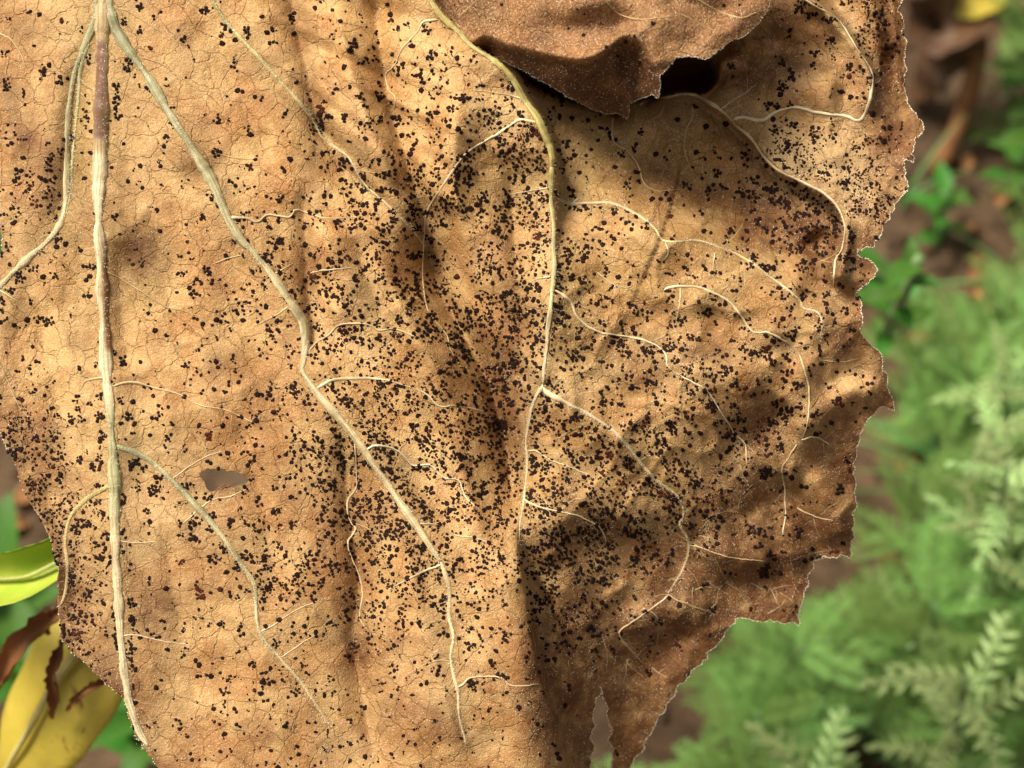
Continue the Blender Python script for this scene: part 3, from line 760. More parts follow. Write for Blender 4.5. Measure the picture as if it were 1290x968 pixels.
# ------------------------------------------------------------------ rust pustules
# the large ones, traced: (x0, y0 of the view, list of x, y, radii) in a 3.227 x enlargement
BIG = {
(0,0): '570,30,12,18 505,90,14,14 330,120,10,14 565,122,10,14 745,158,13,11 915,105,17,13 940,125,11,11 900,140,13,10 830,45,20,11 1005,130,12,22 175,285,13,20 200,265,9,12 20,220,17,14 25,345,15,24 362,240,10,18 475,350,13,13 475,395,12,18 470,430,11,20 478,475,17,11 700,495,11,17 605,360,12,14 885,490,15,12 1005,522,14,11 1018,548,12,11 880,622,17,15 675,557,16,9 200,660,12,18 245,615,13,15 140,825,15,15 1015,682,12,14 825,885,14,10 640,855,9,13 860,800,18,10 372,535,11,9 300,570,9,30 245,325,10,13 525,250,12,16 520,280,12,14 250,85,9,12 95,645,13,9 570,675,11,9 520,738,9,9 650,940,10,9 95,380,7,22 350,470,10,25 885,835,10,10',
(320,0): '270,505,18,36 270,445,14,20 700,120,18,17 720,225,20,18 510,390,14,20 815,740,20,48 865,645,20,18 800,445,14,14 400,190,15,28 845,400,28,16 935,805,18,24 855,850,30,16 540,710,18,13 470,500,15,17 585,485,14,17 565,880,16,26 545,920,16,14 450,770,16,20 500,830,11,24 355,675,12,26 375,655,13,14 105,808,18,13 665,720,12,18 515,770,18,11 670,305,18,10 640,180,11,15 995,560,18,14 1015,885,14,20 985,935,15,22 1040,830,15,15 870,740,15,24 920,350,22,9 640,840,11,13 445,715,12,14 235,520,11,22 155,70,11,22 600,270,22,11 930,600,16,11 340,910,20,14 1050,350,20,20 60,925,15,9 100,895,9,18 30,890,18,11 825,700,13,20 720,465,15,13 365,480,11,19 650,860,26,14 660,925,14,18',
(640,0): '130,550,28,16 155,755,23,12 410,540,10,24 240,585,17,15 300,845,45,11 515,600,10,16 730,758,22,12 815,790,12,22 1000,800,24,22 985,735,24,12 485,760,12,18 465,625,17,13 435,860,10,20 560,920,18,12 265,795,13,12 585,810,12,10 1015,905,13,15 380,520,13,9 540,537,11,13 600,627,11,11 160,600,16,22 130,960,22,9 765,620,11,11 805,515,12,12 885,505,12,12 760,435,14,9 910,270,14,12 530,740,13,9 620,810,9,8 655,812,10,10 660,880,11,9 795,940,10,10 905,940,18,10 935,775,10,14 850,705,14,20 375,935,14,9 390,907,12,9 135,690,14,10 140,797,14,12 325,490,9,10 210,475,9,12 260,482,10,10 688,487,11,10 435,680,10,9 270,632,11,10 290,703,10,9 1015,720,9,9 970,940,10,10',
(960,0): '155,25,20,34 475,90,40,34 120,310,14,26 80,355,20,15 215,215,17,14 210,845,32,32 65,815,34,16 300,915,24,28 210,550,18,28 135,740,22,11 115,600,28,22 270,80,28,11 200,60,22,11 355,270,11,20 445,315,11,15 25,430,19,13 510,520,22,10 345,740,17,14 260,700,12,15 140,880,36,14 25,770,24,12 180,935,20,13 320,375,18,9 500,190,11,15 435,760,13,15 345,690,15,12 290,235,14,10 120,510,18,11 75,385,12,12 320,12,11,13 115,125,13,8 85,255,13,12 450,465,12,12 45,485,10,12 45,525,13,16 355,312,11,11 285,160,12,12 210,268,14,11 360,395,12,10 60,430,14,10 110,425,13,10 495,575,12,12 420,860,26,10',
(0,290): '80,190,19,20 130,155,26,15 10,290,11,15 355,265,14,15 200,375,20,18 840,165,16,18 770,235,9,11 785,260,12,18 500,530,14,20 755,550,17,11 515,755,22,13 490,695,11,17 405,680,12,17 400,760,17,17 415,840,12,26 310,690,11,18 320,730,13,12 290,770,12,17 545,945,28,14 175,190,12,11 225,188,13,10 40,245,18,11 155,360,19,13 110,365,12,12 880,365,11,11 945,520,10,13 630,408,11,11 540,698,12,10 870,648,10,9 905,795,11,10 925,907,11,10 850,840,11,17 680,850,11,13 600,640,15,11 750,678,11,9 40,840,28,32 150,850,11,15 740,180,20,10 465,500,9,15 405,930,13,17 325,935,13,13 120,790,9,16 60,900,26,20',
(320,290): '232,190,18,15 290,173,17,9 448,155,15,14 415,200,10,24 383,115,14,12 362,403,17,17 432,398,32,13 432,455,20,13 725,350,17,20 955,365,15,19 165,660,17,24 375,700,20,26 525,630,20,14 590,640,22,12 305,645,22,13 650,800,15,17 720,900,22,18 1005,840,30,36 1020,630,17,24 1050,400,17,13 455,665,15,9 770,245,15,13 665,100,14,13 705,390,20,24 90,50,24,22 355,930,15,24 450,940,20,12 560,905,12,11 550,938,13,11 255,855,14,13 325,820,11,20 650,430,14,11 825,190,12,11 815,520,11,10 855,515,12,12 630,452,11,10 620,525,11,9 590,370,13,17 1000,790,18,26 870,340,13,22 480,780,14,12 660,240,18,18 190,245,14,14 255,390,13,18 440,700,15,11 480,840,13,17 1030,260,17,15 895,690,9,28 960,690,17,9 1020,790,14,12 655,185,12,20 40,105,22,12 60,130,18,10 640,110,16,12 1040,700,14,20 680,870,16,16 840,920,20,12',
(640,290): '105,800,22,50 140,675,18,12 155,370,13,36 205,180,14,38 215,240,28,12 565,490,23,20 660,475,21,17 480,505,20,15 660,180,25,9 750,187,25,8 1040,155,23,11 885,575,28,19 810,335,22,14 755,440,25,12 270,520,21,12 425,290,9,13 435,430,22,9 425,455,12,11 650,245,17,9 825,715,18,24 745,660,15,11 210,708,15,13 270,755,16,14 105,235,28,18 385,380,13,12 335,475,13,12 290,407,16,10 380,535,17,9 955,485,15,14 1005,500,20,14 910,450,16,9 1050,480,17,14 635,490,12,18 510,640,13,12 580,620,28,12 460,710,19,9 380,660,9,13 510,800,28,15 660,790,23,13 740,760,19,11 840,720,17,14 900,820,15,13 960,815,15,11 105,940,17,24 245,905,13,14 300,930,12,11 410,920,13,22 490,935,17,13 400,800,14,11 530,910,11,11 300,120,22,11 240,100,18,22 160,45,13,17 120,25,17,14 130,440,17,18 150,800,14,12 835,650,13,12 800,655,11,11 20,400,19,13 25,540,15,22 75,540,9,22 95,480,9,13 70,600,9,17 30,620,12,10 85,640,9,12 280,200,34,14 985,145,18,14 1000,110,16,14',
(0,580): '290,480,15,34 290,390,20,9 468,640,11,60 470,740,9,40 528,770,20,46 535,580,13,22 540,650,15,18 310,280,20,22 345,255,17,18 390,170,22,13 400,105,17,11 630,120,24,26 870,400,26,17 810,540,18,22 730,415,15,13 910,360,17,13 935,255,13,17 845,155,15,13 865,225,13,12 755,105,22,12 550,10,20,13 430,300,12,17 405,395,14,14 330,640,26,20 290,640,16,16 275,700,22,13 320,710,18,13 240,65,12,28 135,100,13,13 375,30,11,17 405,30,9,18 660,655,13,9 905,665,13,13 930,890,11,18 915,940,18,17 605,490,9,20 600,207,13,12 785,320,13,15 635,925,11,10 680,770,13,9 195,60,13,9 500,290,9,18 540,850,11,18 540,920,9,15 360,545,18,15 960,430,13,17 990,395,15,13 920,455,12,9 895,525,11,11 350,790,18,9 775,275,9,14 850,280,12,14 500,170,9,17 380,660,9,20 255,680,14,12 225,390,10,20',
(320,580): '160,262,17,15 320,255,15,17 400,245,15,17 425,90,12,36 630,265,19,17 590,260,17,28 510,160,17,28 545,150,11,18 775,580,19,22 735,595,14,13 630,360,13,28 820,415,17,16 765,460,14,14 680,480,13,15 680,355,16,14 885,910,19,19 878,755,18,14 925,130,22,28 990,180,15,26 1010,70,17,22 275,497,13,17 75,490,17,17 70,520,14,12 55,900,24,13 40,865,22,9 170,940,19,13 1015,735,14,11 1010,880,24,11 925,465,17,9 90,745,15,17 705,350,15,17 800,465,13,15 895,365,14,10 820,550,12,14 710,125,17,18 500,230,22,20 580,320,14,12 470,190,14,12 320,100,15,13 150,150,11,10 40,395,12,12 40,560,11,17 460,310,15,20 485,410,18,13 690,190,13,26 575,190,13,24 1020,255,11,17 1005,400,13,22 410,170,16,18 875,45,15,18 680,35,24,13 570,75,13,15 915,605,10,9 1020,590,15,9 245,405,11,8 560,290,14,12 600,290,14,18 655,265,12,14',
(640,580): '105,25,20,32 680,160,20,22 590,85,17,15 640,130,20,17 720,50,22,13 755,95,18,18 690,235,11,18 740,265,22,11 810,235,19,10 880,160,15,11 1045,55,22,22 1050,450,32,26 1000,285,26,18 1020,348,14,13 310,285,24,18 235,385,34,22 170,405,18,17 110,360,30,13 370,487,26,13 290,453,15,13 275,490,13,11 215,135,28,18 90,135,13,17 145,180,13,12 75,290,17,12 500,235,9,15 520,290,34,20 515,405,14,18 555,450,14,13 220,335,11,17 400,215,28,18 435,400,15,13 610,660,14,11 835,605,14,13 440,470,15,9 120,200,26,13 205,275,16,11 240,80,18,11 180,520,15,17 130,600,13,18 605,240,14,9 550,355,13,9 600,385,18,9 575,865,12,13 300,180,12,12 290,725,15,9 490,25,17,11 275,10,14,12 380,50,14,10 460,90,17,10 860,230,12,10 850,340,11,10 200,435,15,9 150,120,13,10 260,420,18,9 160,455,18,14',
(960,290): '30,155,26,11 325,115,15,20 150,80,17,15 240,95,18,11 265,260,18,13 115,320,15,12 230,390,15,24 190,345,18,9 135,405,17,13 235,490,9,28 60,445,22,15 15,430,14,9 145,630,20,14 100,745,30,22 55,705,17,13 80,690,10,10 75,885,17,17 95,578,15,11 45,540,13,11 25,520,14,12 275,640,14,9 300,690,17,13 315,705,13,12 340,330,20,13 155,715,13,12 220,830,12,9 340,935,13,10 160,160,13,10 70,235,12,10 15,490,13,12 110,530,9,9 365,40,13,17 265,30,12,26 20,915,14,9 205,755,12,9 250,145,13,9 200,130,18,12 40,780,20,14',
(960,580): '15,50,17,22 315,115,15,22 145,290,15,20 15,450,15,24 10,300,10,15 85,375,14,9 230,395,15,9 300,370,20,9 205,360,10,9 330,340,13,9 40,315,10,8 175,410,12,9 75,460,10,9 355,40,8,13 25,380,10,13 120,70,12,10',
}
spots = []       # x, y, rx, ry, angle, red
rs = np.random.RandomState(77)
for (x0, y0), s in BIG.items():
    for q in s.split():
        a, b, rx, ry = map(float, q.split(','))
        k = 1 / 3.227
        spots.append((x0 + a * k, y0 + b * k, rx * k * 1.1, ry * k * 1.1, rs.uniform(-0.35, 0.35), float(rs.uniform() < 0.07) * rs.uniform(0.3, 0.9)))
n_traced = len(spots)
DEN = np.array([
 [7,8,8,16,20,26,10,2,2,8,30,20],
 [14,14,7,14,26,42,66,8,6,8,26,20],
 [34,13,14,22,34,60,74,20,13,34,66,46],
 [14,7,20,50,56,62,88,52,30,20,46,26],
 [18,8,16,44,66,74,104,32,56,42,26,5],
 [50,18,13,34,92,90,96,40,64,42,18,2],
 [66,26,20,44,92,92,96,72,60,36,7,1],
 [66,18,17,36,72,66,60,70,18,6,2,0],
 [40,12,20,30,22,24,26,4,2,2,0,0],
 [24,14,18,26,20,18,16,3,1,1,0,0]], float)
def den(x, y):
    fx = np.clip(x / 100 - 0.5, 0, 10.999); fy = np.clip(y / 100 - 0.5, 0, 8.999)
    i, j = int(fx), int(fy); u, v = fx - i, fy - j
    return (DEN[j, i] * (1 - u) + DEN[j, i + 1] * u) * (1 - v) + (DEN[j + 1, i] * (1 - u) + DEN[j + 1, i + 1] * u) * v
HOT = [(95,795,24,34,230),(72,650,26,60,130),(30,565,30,40,110),(110,700,20,60,60),(20,250,40,30,40),(1050,215,50,34,190),(985,190,30,26,130),(1090,250,24,30,120),(1085,40,16,40,110),(640,570,18,80,110),(536,262,18,34,110),(820,615,46,34,60),(755,655,55,26,60),(515,630,34,34,70),
       (660,400,16,80,90),(600,520,40,40,50),(705,340,22,40,90),(440,300,40,30,40),(640,190,26,40,50),(1110,20,18,40,70),(330,700,12,60,30),(130,730,14,60,30),(780,565,60,26,40),(720,700,34,40,50),(560,420,26,40,60)]
den0 = den
def den(x, y):
    return den0(x, y) + sum(a * math.exp(-((x - u) / p) ** 2 - ((y - v) / q) ** 2) for u, v, p, q, a in HOT)
grid = {}
def reg(x, y, r):
    grid.setdefault((int(x // 24), int(y // 24)), []).append((x, y, r))
def clash(x, y, r, f):
    for i in (-1, 0, 1):
        for j in (-1, 0, 1):
            for (a, b, c) in grid.get((int(x // 24) + i, int(y // 24) + j), ()):
                if (a - x) ** 2 + (b - y) ** 2 < ((r + c) * f) ** 2: return True
    return False
for s_ in spots: reg(s_[0], s_[1], max(s_[2], s_[3]))
stout = np.concatenate([densify(v_[5], 3) for v_ in V if v_[1] > 3])
NEAR = np.full(X.shape, 1e9)
for v_ in V:
    if v_[1] > 3: NEAR = np.minimum(NEAR, poly_field(X, Y, v_[5])[0])
CL1, CL2 = vnoise(X, Y, 34, 91), vnoise(X, Y, 13, 92)
def gi(A, x, y):
    return float(A[min(max(int(round((y - ys[0]) / STEP)), 0), A.shape[0] - 1), min(max(int(round((x - xs[0]) / STEP)), 0), A.shape[1] - 1)])
for _ in range(105000):
    x, y = rs.uniform(-120, 1160), rs.uniform(-170, 1090)
    clump = max(0.0, 0.70 + 1.5 * gi(CL1, x, y) + 1.1 * gi(CL2, x, y))
    if rs.uniform() > (den(x, y) / 105.0) ** 1.55 * clump: continue
    if not inleaf(x, y) or gi(NEAR, x, y) < 4.5: continue
    r = float(np.clip(rs.lognormal(math.log(1.95), 0.36), 1.0, 3.8))
    if x < 130 and y > 520: r *= 0.78
    if x > 950 and y < 290 and x + y * -0.9 > 800: r *= 0.72
    if clash(x, y, r, 0.78): continue
    el = rs.uniform(0.8, 1.25)
    spots.append((x, y, r * el, r / el, rs.uniform(0, 3.14), float(rs.uniform() < 0.04) * rs.uniform(0.2, 0.7)))
    reg(x, y, r)
    # daughters crowding round
    while rs.uniform() < 0.30:
        a = rs.uniform(0, 6.28); r2 = float(np.clip(r * rs.uniform(0.5, 1.0), 0.9, 4))
        x2, y2 = x + math.cos(a) * (r + r2) * 0.95, y + math.sin(a) * (r + r2) * 0.95
        if clash(x2, y2, r2, 0.6) or not inleaf(x2, y2): break
        spots.append((x2, y2, r2, r2 * rs.uniform(0.8, 1.1), rs.uniform(0, 3), 0.0)); reg(x2, y2, r2)
        x, y, r = x2, y2, r2
# tiny ones
for _ in range(9000):
    x, y = rs.uniform(0, 1130), rs.uniform(0, 968)
    if rs.uniform() > den(x, y) / 420.0 * max(0.0, 0.8 + 1.4 * gi(CL1, x, y)): continue
    r = rs.uniform(0.6, 1.2)
    if not inleaf(x, y) or clash(x, y, r, 1.0): continue
    spots.append((x, y, r, r, 0.0, 0.0)); reg(x, y, r)

def pustule_geo(sheet, x, y, rx, ry, ang, seed):
    rr = np.random.RandomState(seed)
    big = max(rx, ry)
    nr = 24 if big > 3.5 else (12 if big > 1.6 else 7)
    th = np.arange(nr) / nr * 2 * math.pi + rr.uniform(0, 1)
    am = 0.10 if big < 3.2 else 0.17
    wob = 1 + 0.03 * rr.normal(0, 1, nr) + sum(am / k ** 0.6 * rr.uniform(0.3, 1) * np.sin(th * k + rr.uniform(0, 6.28)) for k in (2, 3, 4, 5, 7))
    wob = np.clip(wob, 0.55, 1.5)
    ca, sa = math.cos(ang), math.sin(ang)
    hgt = (0.30 * min(rx, ry) + 0.25) * PX
    rings = [(1.0, -0.00004), (0.86, 0.62 * hgt), (0.48, 0.95 * hgt)] if big > 1.6 else [(1.0, -0.00004), (0.75, 0.8 * hgt)]
    V_, F_ = [], []
    for k, (f, z) in enumerate(rings):
        u = np.cos(th) * rx * wob * f; v = np.sin(th) * ry * wob * f
        px = x + u * ca - v * sa; py = y + u * sa + v * ca
        zz = z * (1 + 0.2 * rr.normal(0, 1, nr)) if k else np.full(nr, z)
        V_.append(sheet.pos(px, py) + sheet.nor(px, py) * zz[:, None])
    V_.append(sheet.pos(np.array([x]), np.array([y])) + sheet.nor(np.array([x]), np.array([y])) * hgt)
    V_ = np.concatenate(V_)
    for k in range(len(rings) - 1):
        for i in range(nr):
            j = (i + 1) % nr; a = k * nr
            F_ += [(a + i, a + nr + i, a + nr + j), (a + i, a + nr + j, a + j)]
    a = (len(rings) - 1) * nr; c = len(V_) - 1
    for i in range(nr):
        F_.append((a + i, c, a + (i + 1) % nr))
    return V_, np.array(F_)

def cluster_geo(sheet, x, y, rx, ry, ang, seed):
    rr = np.random.RandomState(seed)
    mi, ma = min(rx, ry), max(rx, ry)
    if ma < 4.2 and ma / mi < 1.5: return pustule_geo(sheet, x, y, rx, ry, ang, seed)
    if mi > 3.4:                 # a crowd of small pustules run together
        k = int(np.clip(mi * ma / 3.6, 4, 16)); vs_, fs_, o_ = [], [], 0
        for q in range(k):
            a_ = q * 2.4 + rr.uniform(-.6, .6); d_ = math.sqrt((q + rr.uniform(0, 1)) / k) * 1.08
            u, v = math.cos(a_) * rx * d_, math.sin(a_) * ry * d_; r_ = rr.uniform(1.3, 2.9)
            vv_, ff_ = pustule_geo(sheet, x + u * math.cos(ang) - v * math.sin(ang), y + u * math.sin(ang) + v * math.cos(ang), r_ * rr.uniform(.8, 1.2), r_ * rr.uniform(.8, 1.2), rr.uniform(0, 3), seed + 7 * q + 1)
            vs_.append(vv_); fs_.append(ff_ + o_); o_ += len(vv_)
        return np.concatenate(vs_), np.concatenate(fs_)
    k = int(np.clip(round(1.2 * ma / mi + mi / 4.0 + rr.uniform(0, 1)), 2, 8))
    vs_, fs_, o_ = [], [], 0
    for q in range(k):
        m_ = (q + 0.5) / k * 2 - 1 + rr.uniform(-.12, .12)
        r_ = mi * rr.uniform(0.62, 0.98) * (1 - 0.25 * abs(m_)); off_ = rr.uniform(-.45, .45) * mi
        lon = m_ * max(ma - r_ * 0.8, 0)
        u, v = (lon, off_) if rx > ry else (off_, lon)
        vv_, ff_ = pustule_geo(sheet, x + u * math.cos(ang) - v * math.sin(ang), y + u * math.sin(ang) + v * math.cos(ang), r_ * rr.uniform(.85, 1.2), r_ * rr.uniform(.85, 1.2), rr.uniform(0, 3), seed + 7 * q + 1)
        vs_.append(vv_); fs_.append(ff_ + o_); o_ += len(vv_)
    return np.concatenate(vs_), np.concatenate(fs_)
order = sorted(range(n_traced), key=lambda i: -spots[i][2] * spots[i][3])
single = set(order[:300])
sv, sf, sc = [], [], []; off = 0
for i, (x, y, rx, ry, an, red) in enumerate(spots):
    v, f = cluster_geo(main, x, y, rx, ry, an, 1000 + 11 * i)
    if i in single:
        cen = v.mean(0)
        add_obj('rust_pustule', mk_mesh('rust_pustule', v - cen, f, M_pust, True, np.full((len(v), 3), red)), blade, Vector(cen - LO))
    else:
        sv.append(v - LO); sf.append(f + off); sc.append(np.full((len(v), 3), red)); off += len(v)
sp = add_obj('rust_speckle', mk_mesh('rust_speckle', np.concatenate(sv), np.concatenate(sf), M_pust, True, np.concatenate(sc)), blade)
sp['kind'] = 'stuff'

# ------------------------------------------------------------------ short stiff hairs
def hair_mesh(name, P, N, L, rad, rs, origin):
    n = len(P)
    t = rs.normal(0, 1, (n, 3)); t -= (t * N).sum(1, keepdims=True) * N; t /= np.linalg.norm(t, axis=1, keepdims=True)
    b = np.cross(N, t)
    lean = rs.uniform(0.5, 1.8, n)[:, None]
    tip = P + (N + t * lean) / np.sqrt(1 + lean ** 2) * L[:, None]
    base = [P - N * 0.00003 + (t * math.cos(a) + b * math.sin(a)) * rad[:, None] for a in (0, 2.09, 4.19)]
    v = np.stack(base + [tip], 1).reshape(-1, 3) - origin
    i = np.arange(n) * 4
    f = np.concatenate([np.stack([i, i + 1, i + 3], -1), np.stack([i + 1, i + 2, i + 3], -1), np.stack([i + 2, i, i + 3], -1)])
    return mk_mesh(name, v, f, M_hair, False)
rs = np.random.RandomState(5)
n = 90000
hx = rs.uniform(-100, 1150, n); hy = rs.uniform(-100, 1050, n)
wgt = 0.30 + 0.7 * sstep(hx, 500, 700) * 1.0 + 0.2 * sstep(hy, 500, 700)
wgt = wgt * np.clip(0.7 + 1.2 * vnoise(hx, hy, 60, 55) + 0.6 * vnoise(hx, hy, 17, 56), 0.1, 1.3)
m = inside(hx, hy, LEAF) & ~inside(hx, hy, HOLE) & (rs.uniform(0, 1, n) < wgt)
hx, hy = hx[m], hy[m]
P_, N_ = main.pos(hx, hy), main.nor(hx, hy)
L_ = rs.uniform(0.9, 2.2, len(hx)) * PX; r_ = rs.uniform(0.30, 0.60, len(hx)) * PX
# margin fringe
mp = densify(LEAFJ, 1.3, True); mp = mp + rs.normal(0, 0.25, mp.shape)
m2 = (mp[:, 0] > 600) & (mp[:, 1] > -50) | (rs.uniform(0, 1, len(mp)) < 0.3)
mp = mp[m2]
P2, N2 = main.pos(mp[:, 0], mp[:, 1]), main.nor(mp[:, 0], mp[:, 1])
# along the stout veins
vl, vo_ = [], []
for v_ in V:
    if v_[1] > 2.7:
        q = densify(v_[5], 1.4); vl.append(q + rs.normal(0, v_[1] * 0.4, q.shape)); vo_.append(np.full(len(q), v_[1] * (0.75 if v_[3] == OLIVE else 0.4)))
vp = np.concatenate(vl); vo_ = np.concatenate(vo_)
P3, N3 = main.pos(vp[:, 0], vp[:, 1]), main.nor(vp[:, 0], vp[:, 1])
P3 = P3 + N3 * (vo_ * PX)[:, None]
hm = hair_mesh('hairs', np.concatenate([P_, P2, P3]), np.concatenate([N_, N2, N3]),
               np.concatenate([L_, rs.uniform(1.2, 3.0, len(P2)) * PX, rs.uniform(2, 5.5, len(P3)) * PX]),
               np.concatenate([r_, rs.uniform(0.45, 0.85, len(P2)) * PX, rs.uniform(0.2, 0.32, len(P3)) * PX]), rs, LO)
ho = add_obj('hairs', hm, blade); ho['kind'] = 'stuff'

# ------------------------------------------------------------------ stem behind the leaf and the leaf stalk
M_stalk = simple('stem_bark', srgb(120, 100, 58), srgb(150, 124, 78), 60, 0.75, 0.2, 0, 0.5, 0.002, srgb(96, 76, 44))
joint = at_depth(400.0, -420.0, 0.335)
base = np.array([joint[0] + 0.005, joint[1] + 0.02, 0.0])
n = 40; t = np.linspace(0, 1, n)[:, None]
basez = gz(base[0], base[1]); base[2] = basez - 0.01
topp = joint + np.array([-0.002, -0.004, 0.05])
cen = base + (topp - base) * t + np.array([0.006, 0.004, 0]) * np.sin(t * 5)
rad = np.linspace(0.0105, 0.0085, n) * (1 + 0.08 * np.sin(np.arange(n) * 1.3))
stem = add_obj('sunflower_stem', tube(cen, np.tile([0, -1.0, 0.01], (n, 1)), rad, None, 'sunflower_stem', M_stalk, base, ns=14, flat=1, lift=0), None, Vector(base))
tag(stem, 'upright dry stem that carries the tan leaves, rising from the soil', 'stem')
STEM = cen.copy()
def stem_at(z):
    k = (z - STEM[0, 2]) / (STEM[-1, 2] - STEM[0, 2]); k = min(max(k, 0), 1) * (len(STEM) - 1); i = min(int(k), len(STEM) - 2)
    return STEM[i] + (STEM[i + 1] - STEM[i]) * (k - i)
def stalk_curve(a, b, sag, m=24):
    t = np.linspace(0, 1, m)[:, None]
    return a + (b - a) * t + np.array([0, 0, 1.0]) * sag * np.sin(t * math.pi)
def petiole(parent, origin, a, b, r0, r1, sag, col):
    c = stalk_curve(np.array(a), np.array(b), sag)
    add_obj('petiole', tube(c, np.tile([0.1, -0.5, 0.8], (len(c), 1)), np.linspace(r0, r1, len(c)), np.tile(col, (len(c), 1)), 'petiole', M_vein, origin, ns=10, flat=0.9, lift=0), parent)
petiole(leaf, LO, stem_at(joint[2]), main.pos(np.array([130.0]), np.array([-100.0]))[0], 0.0032, 0.0017, 0.012, TAN)

# ------------------------------------------------------------------ brown leaf curling over the top
UPO = [(520,-230),(640,-260),(800,-250),(930,-180),(985,-90),(978,-30),(970,2),(966,14),(956,29),(946,38),(937,46),(924,50),(913,57),(900,68),(888,75),(880,73),(866,71),(851,73),(842,84),(832,95),
       (832,108),(830,122),(827,124),(823,119),(812,123),(800,127),(793,131),(793,140),(790,149),(785,147),(779,143),(765,144),(745,137),(733,131),(712,120),(690,106),(665,92),(640,80),(615,68),(596,62),(575,44),(550,20),(530,-10),(505,-80)]
uxs = np.arange(490, 1000, 2.5); uys = np.arange(-270, 160, 2.5)
UX, UY = np.meshgrid(uxs, uys)
uh = -40 + 145 * sstep(UX, 545, 740) - 25 * sstep(UX, 860, 990)
LIP = [(560,30),(590,54),(611,44),(640,55),(690,67),(735,74),(762,62),(785,44),(806,52),(822,74),(834,92)]
d_, s_, t_ = poly_field(UX, UY, densify(LIP, 8))
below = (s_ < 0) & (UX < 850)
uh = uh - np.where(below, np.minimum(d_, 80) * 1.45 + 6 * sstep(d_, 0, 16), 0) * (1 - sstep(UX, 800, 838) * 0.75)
uh = uh + 9 * np.exp(-(d_ / 9) ** 2) * (1 - sstep(UX, 790, 830))
def ur(w, a, p):
    global uh
    d, s, t = poly_field(UX, UY, densify(p, 15)); uh = uh + a * np.exp(-(d / w) ** 2) * taper(t, .2, .2)
ur(22, -13, [(670,40),(720,34),(770,26),(800,40)]); ur(22, 14, [(620,10),(700,8),(780,2),(830,20),(880,50)]); ur(14, 10, [(800,30),(822,60),(834,90)])
ur(16, -12, [(830,-10),(880,10),(930,20)]); ur(12, 8, [(880,60),(930,30),(965,0)]); ur(10, 9, [(770,70),(782,110),(790,145)]); ur(10, -8, [(800,80),(806,110)])
ur(30, -12, [(560,-60),(650,-30),(740,-40)]); ur(14, -9, [(745,70),(750,100),(755,135)]); ur(14, 8, [(700,75),(715,105),(735,130)])
uh = uh + vnoise(UX, UY, 60, 31) * 5 + vnoise(UX, UY, 25, 32) * 2.2 + vnoise(UX, UY, 11, 33) * 0.7
upper = Sheet(uxs, uys, uh)
UC = np.zeros(UX.shape + (3,))
UC[..., 0] = 0.18 + 0.95 * np.where(below, sstep(d_, 0, 12), 0) * sstep(UX, 560, 640) + 0.4 * np.maximum(vnoise(UX, UY, 40, 34), 0) + 0.25 * np.maximum(vnoise(UX, UY, 14, 35), 0)  # flap under the lip: reddish brown deepened with painted shade
UC[..., 1] = 0.4 * np.exp(-((UX - 600) / 40) ** 2 - ((UY - 20) / 30) ** 2) + 0.3 * np.maximum(vnoise(UX, UY, 50, 36), 0)
UC[..., 2] = 0.5 * np.exp(-((UX - 820) / 70) ** 2 - ((UY - 20) / 30) ** 2) + 0.5 * np.exp(-((UX - 860) / 40) ** 2 - ((UY - 60) / 18) ** 2) + 0.4 * np.exp(-((UX - 660) / 50) ** 2 - ((UY - 20) / 20) ** 2)
UC = np.clip(UC, 0, 1)
UO = at_depth(760.0, -380.0, 0.31)
ul = empty('dried_leaf', UO)
tag(ul, 'curled reddish brown dried leaf with torn edge hanging over the large tan leaf', 'leaf')
pl = []
rs = np.random.RandomState(14)
for i in range(len(UPO)):
    a = np.array(UPO[i], float); b = np.array(UPO[(i + 1) % len(UPO)], float)
    k = max(1, int(np.linalg.norm(b - a) / 5))
    for j in range(k): pl.append(a + (b - a) * j / k + (rs.uniform(-0.9, 0.9, 2) if j else 0))
UPJ = np.array(pl)
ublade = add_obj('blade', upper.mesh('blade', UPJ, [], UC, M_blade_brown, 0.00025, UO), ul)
for i, p in enumerate([[(760,-240),(750,-120),(735,-40),(700,10)], [(752,-130),(820,-60),(880,0),(930,22),(960,12)], [(748,-100),(660,-50),(600,0),(575,24)], [(820,-60),(870,-20),(905,-10),(950,-18)], [(735,-40),(770,10),(800,24),(850,20)], [(858,18),(880,28),(905,42)]]):
    make_vein(upper, ul, UO, 'vein', [4.5,3,3,1.4,1.4,1.0][i], [1.5,1,1,0.7,0.7,0.6][i], TAN, TAN, p, 400 + i)
sv, sf, off = [], [], 0
for i in range(320):
    x, y = rs.uniform(540, 980), rs.uniform(-150, 150)
    if not inside(np.array([x]), np.array([y]), UPO)[0] or rs.uniform() > 0.35 + 0.5 * float(vnoise(np.array(x), np.array(y), 40, 71)): continue
    r = float(np.clip(rs.lognormal(0.45, 0.4), 0.8, 3.6))
    v, f = pustule_geo(upper, x, y, r, r * rs.uniform(0.7, 1.1), rs.uniform(0, 3), 9000 + i)
    sv.append(v - UO); sf.append(f + off); off += len(v)
sp = add_obj('rust_speckle', mk_mesh('rust_speckle', np.concatenate(sv), np.concatenate(sf), M_pust, True, np.zeros((off, 3))), ublade); sp['kind'] = 'stuff'
n = 5200
hx = rs.uniform(500, 985, n); hy = rs.uniform(-120, 150, n); m = inside(hx, hy, UPO); hx, hy = hx[m], hy[m]
mp = densify(UPJ, 1.2, True)
P_ = np.concatenate([upper.pos(hx, hy), upper.pos(mp[:, 0], mp[:, 1])]); N_ = np.concatenate([upper.nor(hx, hy), upper.nor(mp[:, 0], mp[:, 1])])
